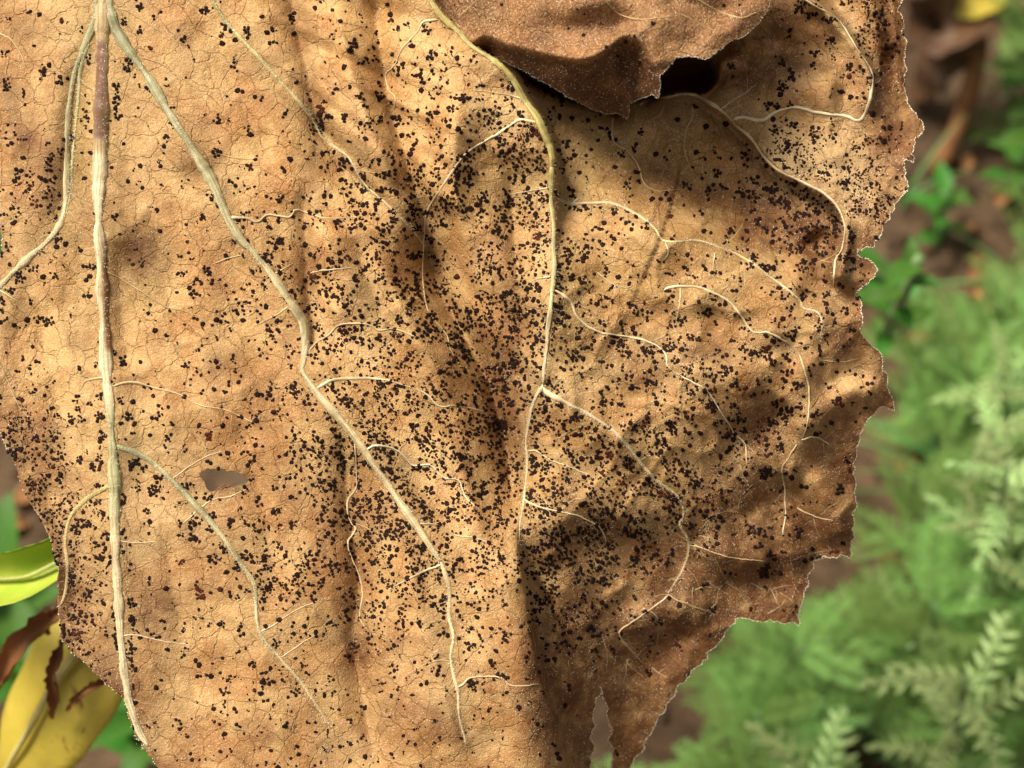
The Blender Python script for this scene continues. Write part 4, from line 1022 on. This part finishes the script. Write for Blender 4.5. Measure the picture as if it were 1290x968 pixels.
ho = add_obj('hairs', hair_mesh('hairs', P_, N_, rs.uniform(1.2, 3.4, len(P_)) * PX, rs.uniform(0.22, 0.45, len(P_)) * PX, rs, UO), ublade); ho['kind'] = 'stuff'
petiole(ul, UO, stem_at(joint[2] + 0.02), upper.pos(np.array([760.0]), np.array([-236.0]))[0], 0.003, 0.0016, 0.01, TAN)

# ------------------------------------------------------------------ yellowing leaves low on the same stem (seen past the left margin)
def blade_from_curve(name, spine, width, curl, nrm_hint, mat, origin, cols=None, nu=9, wave=0.0, seed=0, thick=0.0003, edge_noise=0.0):
    """leaf blade along a 3-D spine with a width profile; returns mesh with thickness"""
    rr = np.random.RandomState(seed)
    sp_ = densify(spine, max(1e-4, np.linalg.norm(np.array(spine[-1]) - np.array(spine[0])) / 26))
    m = len(sp_); t = np.linspace(0, 1, m)
    tg = np.gradient(sp_, axis=0); tg /= np.linalg.norm(tg, axis=1, keepdims=True)
    nh = np.tile(np.array(nrm_hint, float), (m, 1))
    b = np.cross(tg, nh); b /= np.linalg.norm(b, axis=1, keepdims=True); nn = np.cross(b, tg)
    wl = np.interp(t, *zip(*width)); u = np.linspace(-1, 1, nu)
    e = 1 + edge_noise * rr.normal(0, 1, (m, 2))
    vt = np.zeros((m, nu, 3))
    for j, uu in enumerate(u):
        ww = wl * uu * (e[:, 0] if uu < 0 else e[:, 1])
        ph = curl * uu
        vt[:, j] = sp_ + b * (ww * np.cos(ph * 0.7))[:, None] + nn * (np.abs(ww) * np.sin(abs(ph)) * np.sign(curl) + wave * wl * np.sin(t * 17 + 2.0 * uu + seed) * abs(uu) + 0.06 * wl * (1 - abs(uu)) * -1)[:, None]
    vt = vt.reshape(-1, 3)
    ii = np.arange(m * nu).reshape(m, nu)
    F = np.stack([ii[:-1, :-1], ii[:-1, 1:], ii[1:, 1:], ii[1:, :-1]], -1).reshape(-1, 4)
    nb = len(vt); bot = vt - np.repeat(nn, nu, axis=0) * thick
    ring = np.concatenate([ii[0, :], ii[1:, -1], ii[-1, -2::-1], ii[-2:0:-1, 0]])
    r2 = np.roll(ring, -1)
    rim = np.stack([r2, ring, ring + nb, r2 + nb], -1)
    return mk_mesh(name, np.concatenate([vt, bot]) - origin, np.concatenate([F, F[:, ::-1] + nb, rim]), mat, True)

def mottled_leaf(name, base_, second, spotc, scale, transl=0.25):
    k = NT(name); v = k.coord()
    col = k.mix(k.rng(k.noise(scale, 5, 0.6, v), 0.36, 0.64), base_, second)
    col = k.mix(k.rng(k.noise(scale * 1.7, 6, 0.65, v, 0.8), 0.60, 0.68), col, spotc)
    nrm = k.bump(k.noise(scale * 6, 4, 0.6, v), 0.4, 0.001)
    finish_leafy(k, col, transl, 0.5, 0.35, nrm); return k.m
M_yellow = mottled_leaf('yellow_leaf', srgb(196, 172, 66), srgb(178, 158, 58), srgb(134, 96, 40), 45)
M_ygreen = mottled_leaf('yellow_green_leaf', srgb(160, 188, 52), srgb(200, 196, 80), srgb(176, 160, 66), 40)
M_crisp = mottled_leaf('crisp_brown', srgb(122, 76, 40), srgb(146, 96, 54), srgb(70, 44, 26), 60, 0.1)
M_dkgreen = mottled_leaf('dark_green_leaf', srgb(46, 108, 66), srgb(58, 126, 76), srgb(60, 120, 60), 40)

D = lambda x, y, d: at_depth(float(x), float(y), float(d))
def low_leaf(name, label, spine_px, width_px, curl, mat, seed, wave=0.08, tilt=(0, 0), edge=0.02):
    sp_ = [D(*q) for q in spine_px]
    o0 = sp_[0]
    root = empty(name, o0)
    tag(root, label, 'leaf')
    sc = spine_px[0][2] / FPX
    hint = -FWD + RIGHT * tilt[0] + UP * tilt[1]
    add_obj('blade', blade_from_curve('blade', sp_, [(a, b * sc) for a, b in width_px], curl, hint, mat, o0, seed=seed, wave=wave, edge_noise=edge, nu=11), root)
    return root, o0
r1_, o1_ = low_leaf('yellowing_leaf', 'bright yellow green curled leaf beside the brown soil patch', [(150,676,0.345),(105,690,0.342),(66,712,0.339),(25,728,0.341),(-35,726,0.352),(-100,700,0.366)],
                    [(0,6),(0.15,28),(0.35,46),(0.6,48),(0.85,36),(1,4)], 1.1, M_ygreen, 2, 0.12, (-0.2, 0.1))
petiole(r1_, o1_, stem_at(0.12), D(148, 677, 0.345), 0.0022, 0.0016, 0.0, (0.45, 0.42, 0.10))
c = np.array([D(105,690,0.3405),D(66,712,0.3375),D(25,728,0.3395),D(-35,726,0.3505),D(-95,702,0.3635)]); c = densify(c, 0.002)
add_obj('vein', tube(c, np.tile(-FWD, (len(c), 1)), np.linspace(0.0005, 0.0003, len(c)), np.tile((0.45, 0.48, 0.12), (len(c), 1)), 'vein', M_vein, o1_), r1_)
r2_, o2_ = low_leaf('yellowing_leaf', 'yellow leaf with brown withered margin under the black spotted leaf tip', [(190,700,0.385),(150,765,0.375),(110,810,0.37),(70,860,0.372),(30,930,0.38),(-10,1000,0.392)],
                    [(0,5),(0.18,50),(0.4,74),(0.65,78),(0.85,50),(1,4)], -0.35, M_yellow, 5, 0.10, (-0.25, 0.3))
petiole(r2_, o2_, stem_at(0.10), D(189, 702, 0.385), 0.0024, 0.0016, 0.0, (0.5, 0.42, 0.10))
c = densify(np.array([D(150,765,0.3740),D(110,810,0.3690),D(70,860,0.3708),D(30,930,0.3786),D(-8,996,0.391)]), 0.002)
add_obj('vein', tube(c, np.tile(-FWD, (len(c), 1)), np.linspace(0.0012, 0.0005, len(c)), np.tile((0.62, 0.52, 0.16), (len(c), 1)), 'vein', M_vein, o2_), r2_)
def scrap(parent, o0, name, pts, wid, curl, seed, mat):
    sp_ = [D(*q) for q in pts]; sc = pts[0][2] / FPX
    add_obj(name, blade_from_curve(name, sp_, [(a, b * sc) for a, b in wid], curl, -FWD + 0.3 * UP, mat, o0, seed=seed, wave=0.35, edge_noise=0.16, nu=9), parent)
scrap(r2_, o2_, 'withered_margin', [(88,742,0.371),(76,772,0.366),(52,790,0.363),(28,812,0.362),(6,846,0.364),(-20,880,0.37)], [(0,4),(0.2,12),(0.4,20),(0.6,24),(0.85,18),(1,5)], 1.2, 12, M_crisp)
scrap(r2_, o2_, 'withered_margin', [(80,800,0.366),(74,830,0.362),(66,850,0.362),(70,880,0.364),(66,905,0.367)], [(0,3),(0.3,11),(0.6,14),(1,4)], 1.5, 13, M_crisp)
scrap(r2_, o2_, 'withered_margin', [(138,858,0.364),(118,866,0.361),(100,878,0.361),(84,896,0.364)], [(0,3),(0.3,8),(0.7,7),(1,2)], 1.3, 14, M_crisp)
scrap(r2_, o2_, 'withered_margin', [(66,765,0.369),(60,790,0.3655),(62,800,0.366)], [(0,2),(0.5,9),(1,2)], 1.0, 15, M_crisp)

# ------------------------------------------------------------------ weeds on the ground behind
def weed_mat(name, c1, c2, transl=0.3):
    k = NT(name); v = k.coord()
    oi = k.n('ShaderNodeObjectInfo')
    col = k.mix(k.rng(k.noise(60, 4, 0.6, v), 0.35, 0.65), c1, c2)
    hsv = k.n('ShaderNodeHueSaturation'); k.l(col, hsv.inputs['Color'])
    k.l(k.rng(oi.outputs['Random'], 0, 1, 0.478, 0.515), hsv.inputs['Hue'])
    k.l(k.rng(oi.outputs['Random'], 0, 1, 0.75, 1.2), hsv.inputs['Value'])
    finish_leafy(k, hsv.outputs[0], transl, 0.55, 0.3); return k.m
M_feather = weed_mat('feathery_green', srgb(94, 132, 54), srgb(146, 180, 96))
M_spike = weed_mat('seed_spike', srgb(172, 200, 118), srgb(196, 216, 146))
M_broad = weed_mat('broad_green', srgb(56, 104, 30), srgb(82, 134, 46))
M_wstem = weed_mat('weed_stem', srgb(110, 142, 84), srgb(138, 160, 104), 0.1)
M_grass = weed_mat('grass_green', srgb(80, 124, 62), srgb(112, 150, 84))

class MB:
    def __init__(self): self.v = []; self.f = []
    def quad_leaf(self, p, d, side, up, L, w):
        """small pointed leaflet: 4-sided diamond with a keel"""
        i = len(self.v)
        p = np.array(p); m = p + d * L * 0.45
        self.v += [p, m + side * w + up * w * 0.35, p + d * L, m - side * w + up * w * 0.35, m]
        self.f += [(i, i + 4, i + 1), (i + 4, i + 2, i + 1), (i, i + 3, i + 4), (i + 3, i + 2, i + 4)]
    def tube(self, pts, rads, ns=5):
        pts = np.array(pts); i0 = len(self.v); m = len(pts)
        tg = np.gradient(pts, axis=0); tg /= np.linalg.norm(tg, axis=1, keepdims=True) + 1e-12
        a = np.cross(tg, [0.31, 0.22, 0.92]); a /= np.linalg.norm(a, axis=1, keepdims=True) + 1e-12; b = np.cross(tg, a)
        for k in range(m):
            for q in range(ns):
                th = q / ns * 6.2832
                self.v.append(pts[k] + (a[k] * math.cos(th) + b[k] * math.sin(th)) * rads[k])
        for k in range(m - 1):
            for q in range(ns):
                r_ = (q + 1) % ns
                self.f.append((i0 + k * ns + q, i0 + k * ns + r_, i0 + (k + 1) * ns + r_, i0 + (k + 1) * ns + q))
        self.f.append(tuple(i0 + q for q in reversed(range(ns)))); self.f.append(tuple(i0 + (m - 1) * ns + q for q in range(ns)))
    def bud(self, c, r, ax):
        i = len(self.v); c = np.array(c)
        u = np.cross(ax, [0.3, 0.5, 0.8]); u /= np.linalg.norm(u) + 1e-9; w = np.cross(ax, u)
        self.v += [c - ax * r * 1.4, c + u * r, c + w * r, c - u * r, c - w * r, c + ax * r * 1.5]
        for q in range(4):
            a, b = i + 1 + q, i + 1 + (q + 1) % 4
            self.f += [(i, b, a), (i + 5, a, b)]
    def mesh(self, name, mat): return mk_mesh(name, np.array(self.v), self.f, mat, True)

def frond_mesh(seed):
    rr = random.Random(seed); mb = MB()
    ts = np.linspace(0, 1, 12)
    sp_ = np.stack([0.05 * np.sin(ts * 3 + seed), ts, 0.10 * ts - 0.28 * ts ** 2], -1)
    mb.tube(sp_, np.linspace(0.012, 0.004, 12), 4)
    npair = 12
    for k in range(npair):
        t = 0.12 + 0.86 * k / npair
        p = np.array([np.interp(t, ts, sp_[:, a]) for a in range(3)])
        ln = (0.25 * math.sin(math.pi * (0.18 + 0.78 * t)) + 0.03) * rr.uniform(0.8, 1.15)
        for s in (-1, 1):
            a = rr.uniform(0.75, 1.05)
            d = np.array([s * math.sin(a), math.cos(a), rr.uniform(-0.25, 0.15)]); d /= np.linalg.norm(d)
            up = np.array([0, 0, 1.0]); side = np.cross(d, up); side /= np.linalg.norm(side)
            mb.quad_leaf(p, d, side, up, ln, ln * 0.055)
            for m in range(3):
                q = p + d * ln * (0.25 + 0.22 * m)
                for s2 in (-1, 1):
                    d2 = d * 0.75 + side * s2 * 0.66 + up * rr.uniform(-0.2, 0.2); d2 /= np.linalg.norm(d2)
                    sd2 = np.cross(d2, up); sd2 /= np.linalg.norm(sd2)
                    mb.quad_leaf(q, d2, sd2, up, ln * (0.40 - 0.08 * m), ln * 0.04)
    return mb.mesh('frond', M_feather)
def spike_mesh(seed):
    rr = random.Random(seed); mb = MB()
    ts = np.linspace(0, 1, 12)
    sp_ = np.stack([0.06 * np.sin(ts * 2.2 + seed), ts * 0.95, 0.30 * ts - 0.55 * ts ** 2], -1)
    mb.tube(sp_, np.linspace(0.014, 0.006, 12), 4)
    for k in range(95):
        t = 0.10 + 0.9 * rr.random() ** 0.9
        p = np.array([np.interp(t, ts, sp_[:, a]) for a in range(3)])
        th = rr.uniform(0, 6.28); rad = rr.uniform(0.2, 1.0) * (0.085 * (1 - t * 0.7) + 0.012)
        o = np.array([math.cos(th), rr.uniform(-0.2, 0.6), math.sin(th)])
        mb.bud(p + o * rad, rr.uniform(0.016, 0.028), o / np.linalg.norm(o))
    for k in range(10):
        t = 0.05 + 0.8 * k / 10; p = np.array([np.interp(t, ts, sp_[:, a]) for a in range(3)])
        s = -1 if k % 2 else 1; d = np.array([s * 0.8, 0.6, -0.1]); d /= np.linalg.norm(d); up = np.array([0, 0, 1.0]); sd = np.cross(d, up); sd /= np.linalg.norm(sd)
        mb.quad_leaf(p, d, sd, up, 0.22, 0.03)
    return mb.mesh('seed_spike', M_spike)
def oval_mesh(seed):
    rr = random.Random(seed); m = 9; nu = 5
    V_ = []; 
    for i in range(m):
        t = i / (m - 1); w = 0.24 * math.sin(math.pi * min(1, t ** 0.8 * 0.97 + 0.03)) + 0.005
        for j in range(nu):
            u = j / (nu - 1) * 2 - 1
            V_.append((u * w, t, 0.12 * t - 0.30 * t * t + abs(u) * w * 0.35 + 0.012 * math.sin(9 * t + 3 * u + seed)))
    F_ = [(i * nu + j, i * nu + j + 1, (i + 1) * nu + j + 1, (i + 1) * nu + j) for i in range(m - 1) for j in range(nu - 1)]
    return mk_mesh('leaf', np.array(V_), F_, M_broad, True)
def blade_mesh(seed):
    m = 9; V_ = []
    for i in range(m):
        t = i / (m - 1); w = 0.016 * (1 - t ** 2.2) + 0.001
        z = 1.0 * t - 0.55 * t * t; y = 0.25 * t + 0.55 * t * t
        V_ += [(-w, y, z + w * 0.5), (0, y, z), (w, y, z + w * 0.5)]
    F_ = []
    for i in range(m - 1):
        a = i * 3; F_ += [(a, a + 1, a + 4, a + 3), (a + 1, a + 2, a + 5, a + 4)]
    return mk_mesh('blade', np.array(V_), F_, M_grass, True)
FROND = [frond_mesh(s) for s in range(5)]; SPIKE = [spike_mesh(s) for s in range(4)]; OVAL = [oval_mesh(s) for s in range(4)]; GRASS = [blade_mesh(s) for s in range(2)]
rg = random.Random(21)

def curve_stem(root, top, bend, r0, r1, mat=M_wstem, name='stem'):
    t = np.linspace(0, 1, 10)[:, None]
    pts = np.array([0, 0, -0.008]) + (np.array(top) - np.array([0, 0, -0.008])) * t + np.array([bend[0], bend[1], 0]) * np.sin(t * math.pi)
    mb = MB(); mb.tube(pts, np.linspace(r0, r1, 10), 7)
    add_obj(name, mb.mesh(name, mat), root)
    return lambda k: np.array([np.interp(k, t[:, 0], pts[:, a]) for a in range(3)])
def put(mesh, root, loc, az, el, s, roll=0.0):
    o = add_obj(mesh.name.split('.')[0], mesh, root, Vector(loc))
    o.rotation_euler = (Matrix.Rotation(az, 3, 'Z') @ Matrix.Rotation(el, 3, 'X') @ Matrix.Rotation(roll, 3, 'Y')).to_euler()
    o.scale = (s, s, s); return o
def feathery(loc, h, nf, L, label, group, lean=(0, 0)):
    root = empty('feathery_weed', loc); tag(root, label, 'weed', group)
    at = curve_stem(root, (lean[0], lean[1], h), (rg.uniform(-.006, .006), rg.uniform(-.006, .006)), 0.0018, 0.0007)
    az = rg.uniform(0, 6)
    nf = int(nf * 1.6)
    for i in range(nf):
        k = 0.18 + 0.82 * (i + rg.random() * 0.5) / nf; az += 2.4 + rg.uniform(-.3, .3)
        put(rg.choice(FROND), root, at(min(k, 1)), az, rg.uniform(-0.1, 0.65) + 0.4 * k, 0.80 * L * rg.uniform(0.75, 1.25) * (1.05 - 0.25 * k), rg.uniform(-.4, .4))
    return root
def spiked(loc, h, ns, L, label, group, lean=(0, 0), nf=7):
    root = empty('seeding_weed', loc); tag(root, label, 'weed', group)
    at = curve_stem(root, (lean[0], lean[1], h), (rg.uniform(-.008, .008), rg.uniform(-.008, .008)), 0.0022, 0.0009)
    az = rg.uniform(0, 6)
    for i in range(ns):
        k = 0.45 + 0.55 * (i + 0.5) / ns; az += 2.4 + rg.uniform(-.3, .3)
        put(rg.choice(SPIKE), root, at(k), az, rg.uniform(0.1, 0.9), L * rg.uniform(0.7, 1.15), 0)
    for i in range(nf):
        k = 0.15 + 0.6 * i / nf; az += 2.4
        put(rg.choice(FROND), root, at(k), az, rg.uniform(0, 0.6), L * rg.uniform(0.7, 1.1), rg.uniform(-.4, .4))
    return root
def broad(loc, h, nl, L, label, group, lean=(0, 0), r=0.0018, kmin=0.2):
    root = empty('broadleaf_weed', loc); tag(root, label, 'weed', group)
    at = curve_stem(root, (lean[0], lean[1], h), (rg.uniform(-.006, .006), rg.uniform(-.006, .006)), r, r * 0.6)
    az = rg.uniform(0, 6)
    nl = int(nl * 1.5)
    for i in range(nl):
        k = kmin + (1 - kmin) * (i + 0.5) / nl; az += 2.4 + rg.uniform(-.3, .3)
        put(rg.choice(OVAL), root, at(k), az, rg.uniform(0.0, 0.8), 0.68 * L * rg.uniform(0.7, 1.2), rg.uniform(-.3, .3))
    return root
def tuft(loc, nb, L, label, group):
    root = empty('grass_tuft', loc); tag(root, label, 'grass', group)
    for i in range(nb):
        o = put(rg.choice(GRASS), root, (rg.uniform(-.006, .006), rg.uniform(-.006, .006), -0.004), rg.uniform(0, 6.28), rg.uniform(-0.3, 0.5), L * rg.uniform(0.6, 1.2))
    return root
def G(x, y):
    p = on_ground(np.array(float(x)), np.array(float(y))); return (p[0], p[1], gz(p[0], p[1]) - 0.002)

F_LAB = 'low green weed with finely cut feathery leaves, away from the dead stalk'; F_GRP = 'feathery weeds behind the dried leaf'
S_LAB = 'pale green weed with drooping knobbly seed spikes beside the feathery weeds'; S_GRP = 'seeding weeds behind the dried leaf'
B_LAB = 'small weed with smooth oval bright green leaves growing from bare soil'; B_GRP = 'oval leaved weeds behind the dried leaf'
T_LAB = 'thin tuft of narrow green grass blades among the weeds'; T_GRP = 'grass tufts among the weeds'
for (x, y, h, n_, L) in [(1222,590,.075,11,.050),(1190,560,.06,9,.045),(1165,690,.05,8,.045),(1285,690,.07,9,.05),(1085,865,.06,9,.045),(1005,905,.06,9,.045),(1240,905,.07,10,.05),(1200,470,.05,9,.042),(1180,800,.06,9,.045),(1265,120,.07,9,.045),(1145,520,.05,8,.04),(1290,520,.080,11,.052),(1330,650,.085,11,.055),(1180,520,.055,9,.042),(1120,900,.080,11,.050),(1010,930,.080,11,.050),
                         (940,985,.08,11,.05),(1275,800,.07,10,.048),(1340,430,.07,10,.05),(1260,450,.055,10,.042),(1290,960,.09,11,.055),(1390,800,.09,11,.055),(1230,1040,.09,11,.055),
                         (870,1060,.08,10,.05),(1310,180,.07,10,.05),(1330,300,.05,8,.04),(960,900,.05,8,.042)]:
    feathery(G(x, y), h, n_, L, 'feathery green weed growing close beside the orange brown dead stalk' if y < 200 else F_LAB, F_GRP, (rg.uniform(-.02, .02), rg.uniform(-.015, .02)))
for (x, y, h, n_, L) in [(1225,850,.135,13,.036),(1228,720,.10,9,.034),(1330,760,.13,10,.036),(1160,1090,.12,9,.034),(1255,620,.09,8,.032),(1020,1080,.12,9,.034)]:
    spiked(G(x, y), h, n_, L, S_LAB, S_GRP, (rg.uniform(-.02, .01), rg.uniform(-.02, .02)))
for (x, y, h, n_, L) in [(1275,240,.085,12,.030),(1300,140,.07,9,.03),(1180,330,.04,7,.024),(1120,380,.04,7,.024),(30,880,.07,8,.045),(-60,330,.08,9,.045),(20,420,.06,8,.04)]:
    broad(G(x, y), h, n_, L, 'oval leaved green weed on the soil under the yellowing leaves' if (x, y) == (30, 880) else B_LAB, B_GRP, (rg.uniform(-.015, .015), rg.uniform(-.01, .02)))
for (x, y, nb, L) in [(1140,260,7,.07),(1200,620,8,.08),(1090,960,8,.08),(1270,700,7,.08),(1300,380,7,.07),(1150,780,5,.06),(1230,930,8,.08)]:
    tuft(G(x, y), nb, L, T_LAB, T_GRP)
# taller weed whose stem leans out beside the leaf's right margin
b0 = np.array(G(1030, 560)); tp = D(1158, 326, 0.50)
broad(tuple(b0), tp[2] - b0[2], 7, 0.022, 'tall weed with thick pale green stem leaning out past the leaf margin', None, (tp[0] - b0[0], tp[1] - b0[1]), 0.0030, 0.72)
# more of the same beyond the frame and under the leaf
for _ in range(44):
    x, y = rg.uniform(-.55, .62), rg.uniform(0.05, 1.25)
    p = np.array([x, y, 0.0]) - CAM; dd = p @ FWD
    u = W / 2 + (p @ RIGHT) / dd * FPX; v = H / 2 - (p @ UP) / dd * FPX
    if (1000 < u < 1330 and -60 < v < 1150) or (-80 < u < 170 and 560 < v < 1100): continue
    if math.hypot(x - base[0], y - base[1]) < 0.06: continue
    loc = (x, y, gz(x, y) - 0.002); q = rg.random()
    if q < 0.5: feathery(loc, rg.uniform(.05, .09), 9, rg.uniform(.04, .055), F_LAB, F_GRP)
    elif q < 0.65: spiked(loc, rg.uniform(.08, .12), 8, .034, S_LAB, S_GRP)
    elif q < 0.85: broad(loc, rg.uniform(.04, .07), 8, .036, B_LAB, B_GRP)
    else: tuft(loc, 7, .08, T_LAB, T_GRP)

# ------------------------------------------------------------------ dead stalk, withered leaves and litter on the soil
M_dry = simple('dry_stalk', srgb(112, 72, 42), srgb(134, 90, 54), 90, 0.8, 0.2, 0, 0.4, 0.001)
M_dead = mottled_leaf('dead_leaf', srgb(76, 52, 32), srgb(100, 70, 44), srgb(50, 34, 22), 60, 0.1)
M_litter = mottled_leaf('litter', srgb(140, 94, 52), srgb(160, 114, 70), srgb(96, 62, 36), 120, 0.1)
a = np.array(G(1176, 225)); a[2] += 0.003; b = D(1262, -30, 0.80)
t = np.linspace(0, 1, 12)[:, None]; c = a + (b - a) * t + np.array([0.004, 0, 0.004]) * np.sin(t * 5)
mb = MB(); mb.tube(c - a, np.linspace(0.0042, 0.0052, 12) * (1 + 0.1 * np.sin(np.arange(12) * 2.1)), 9)
st = add_obj('dry_stalk', mb.mesh('dry_stalk', M_dry), None, Vector(a)); tag(st, 'orange brown dead stalk slanting up from the soil beside withered leaves', 'stalk')
def ground_leaf(name, label, pts, wid, curl, mat, seed, edge=0.1, wave=0.3, group=None, hint=(0.1, -0.4, 0.9)):
    sp_ = np.array(pts); o0 = sp_[0]
    ob = add_obj(name, blade_from_curve(name, list(sp_), wid, curl, hint, mat, o0, seed=seed, wave=wave, edge_noise=edge, nu=9), None, Vector(o0))
    tag(ob, label, 'leaf', group); return ob
def GD(x, y, z):
    p = on_ground(np.array(float(x)), np.array(float(y)), z); return p
ground_leaf('withered_leaf', 'dark brown crumpled dead leaf hanging on the orange brown dead stalk', [b * 0.82 + a * 0.18, GD(1195, 30, .07), GD(1165, 60, .04), GD(1155, 95, .015), GD(1150, 120, .0)], [(0,.003),(.25,.016),(.55,.022),(.85,.014),(1,.002)], 0.9, M_dead, 31)
ground_leaf('withered_leaf', 'narrow dark brown dead leaf drooping right of the dead stalk', [b * 0.75 + a * 0.25, GD(1262, 25, .06), GD(1285, 50, .03), GD(1310, 80, .0)], [(0,.002),(.3,.010),(.7,.012),(1,.002)], 1.0, M_dead, 32)
ground_leaf('yellow_leaf', 'small bright yellow leaf at the top of the dead stalk', [b * 0.96 + a * 0.04, D(1240, -4, 0.785), D(1215, 4, 0.78), D(1185, 2, 0.785), D(1160, -14, 0.79)], [(0,.003),(.3,.010),(.6,.010),(1,.001)], 0.4, M_yellow, 33, 0.03, 0.1)
k_ = 0
for (x, y, L) in [(1222,372,.016),(1245,358,.012),(1268,375,.010),(1178,425,.014),(1205,212,.014),(1088,748,.009),(1240,340,.009),(1160,560,.014),(1170,655,.008),(1268,250,.012),(1110,700,.008),(1212,220,.010),(1230,310,.008),(20,640,.014),(40,660,.012)]:
    g0 = np.array(G(x, y)); an = rg.uniform(0, 6.28); d = np.array([math.cos(an), math.sin(an), 0])
    p1 = g0 + d * L; p1[2] = gz(p1[0], p1[1]); mid = (g0 + p1) / 2; mid[2] = max(g0[2], p1[2]) + 0.004
    g0[2] += 0.001
    ground_leaf('leaf_scrap', 'small curled brown leaf scrap on bare soil beside the yellow green curled leaf' if x < 100 else 'small curled orange brown leaf scrap lying on the soil among the weeds', [g0, mid, p1], [(0, L * .1), (.4, L * .38), (.75, L * .3), (1, L * .05)], 0.7, M_litter, 50 + k_, 0.12, 0.2, 'leaf scraps on the soil', (0, 0, 1)); k_ += 1
# crumbs of soil: countless, one object
rs = np.random.RandomState(9)
ico_v = np.array([(0,0,1),(.9,0,.45),(.28,.85,.45),(-.72,.53,.45),(-.72,-.53,.45),(.28,-.85,.45),(.72,.53,-.45),(-.28,.85,-.45),(-.9,0,-.45),(-.28,-.85,-.45),(.72,-.53,-.45),(0,0,-1)])
ico_f = np.array([(0,1,2),(0,2,3),(0,3,4),(0,4,5),(0,5,1),(1,6,2),(2,7,3),(3,8,4),(4,9,5),(5,10,1),(6,7,2),(7,8,3),(8,9,4),(9,10,5),(10,6,1),(11,7,6),(11,8,7),(11,9,8),(11,10,9),(11,6,10)])
n = 5200
cx = rs.uniform(-.6, .65, n); cy = rs.uniform(-.05, 1.3, n); cr = np.clip(rs.lognormal(math.log(0.0022), 0.6, n), 0.001, 0.012); cz = ground_z(cx, cy) + cr * 0.25
vv = (ico_v[None] * (1 + 0.22 * rs.normal(0, 1, (n, 12, 1)))) * cr[:, None, None] * np.array([1, 1, 0.75]) + np.stack([cx, cy, cz], -1)[:, None]
ff = (ico_f[None] + (np.arange(n) * 12)[:, None, None]).reshape(-1, 3)
cr_o = add_obj('soil_crumbs', mk_mesh('soil_crumbs', vv.reshape(-1, 3), ff, bpy.data.materials['soil'], True))
tag(cr_o, 'loose crumbs of brown soil scattered over the ground', 'soil', None, 'stuff')
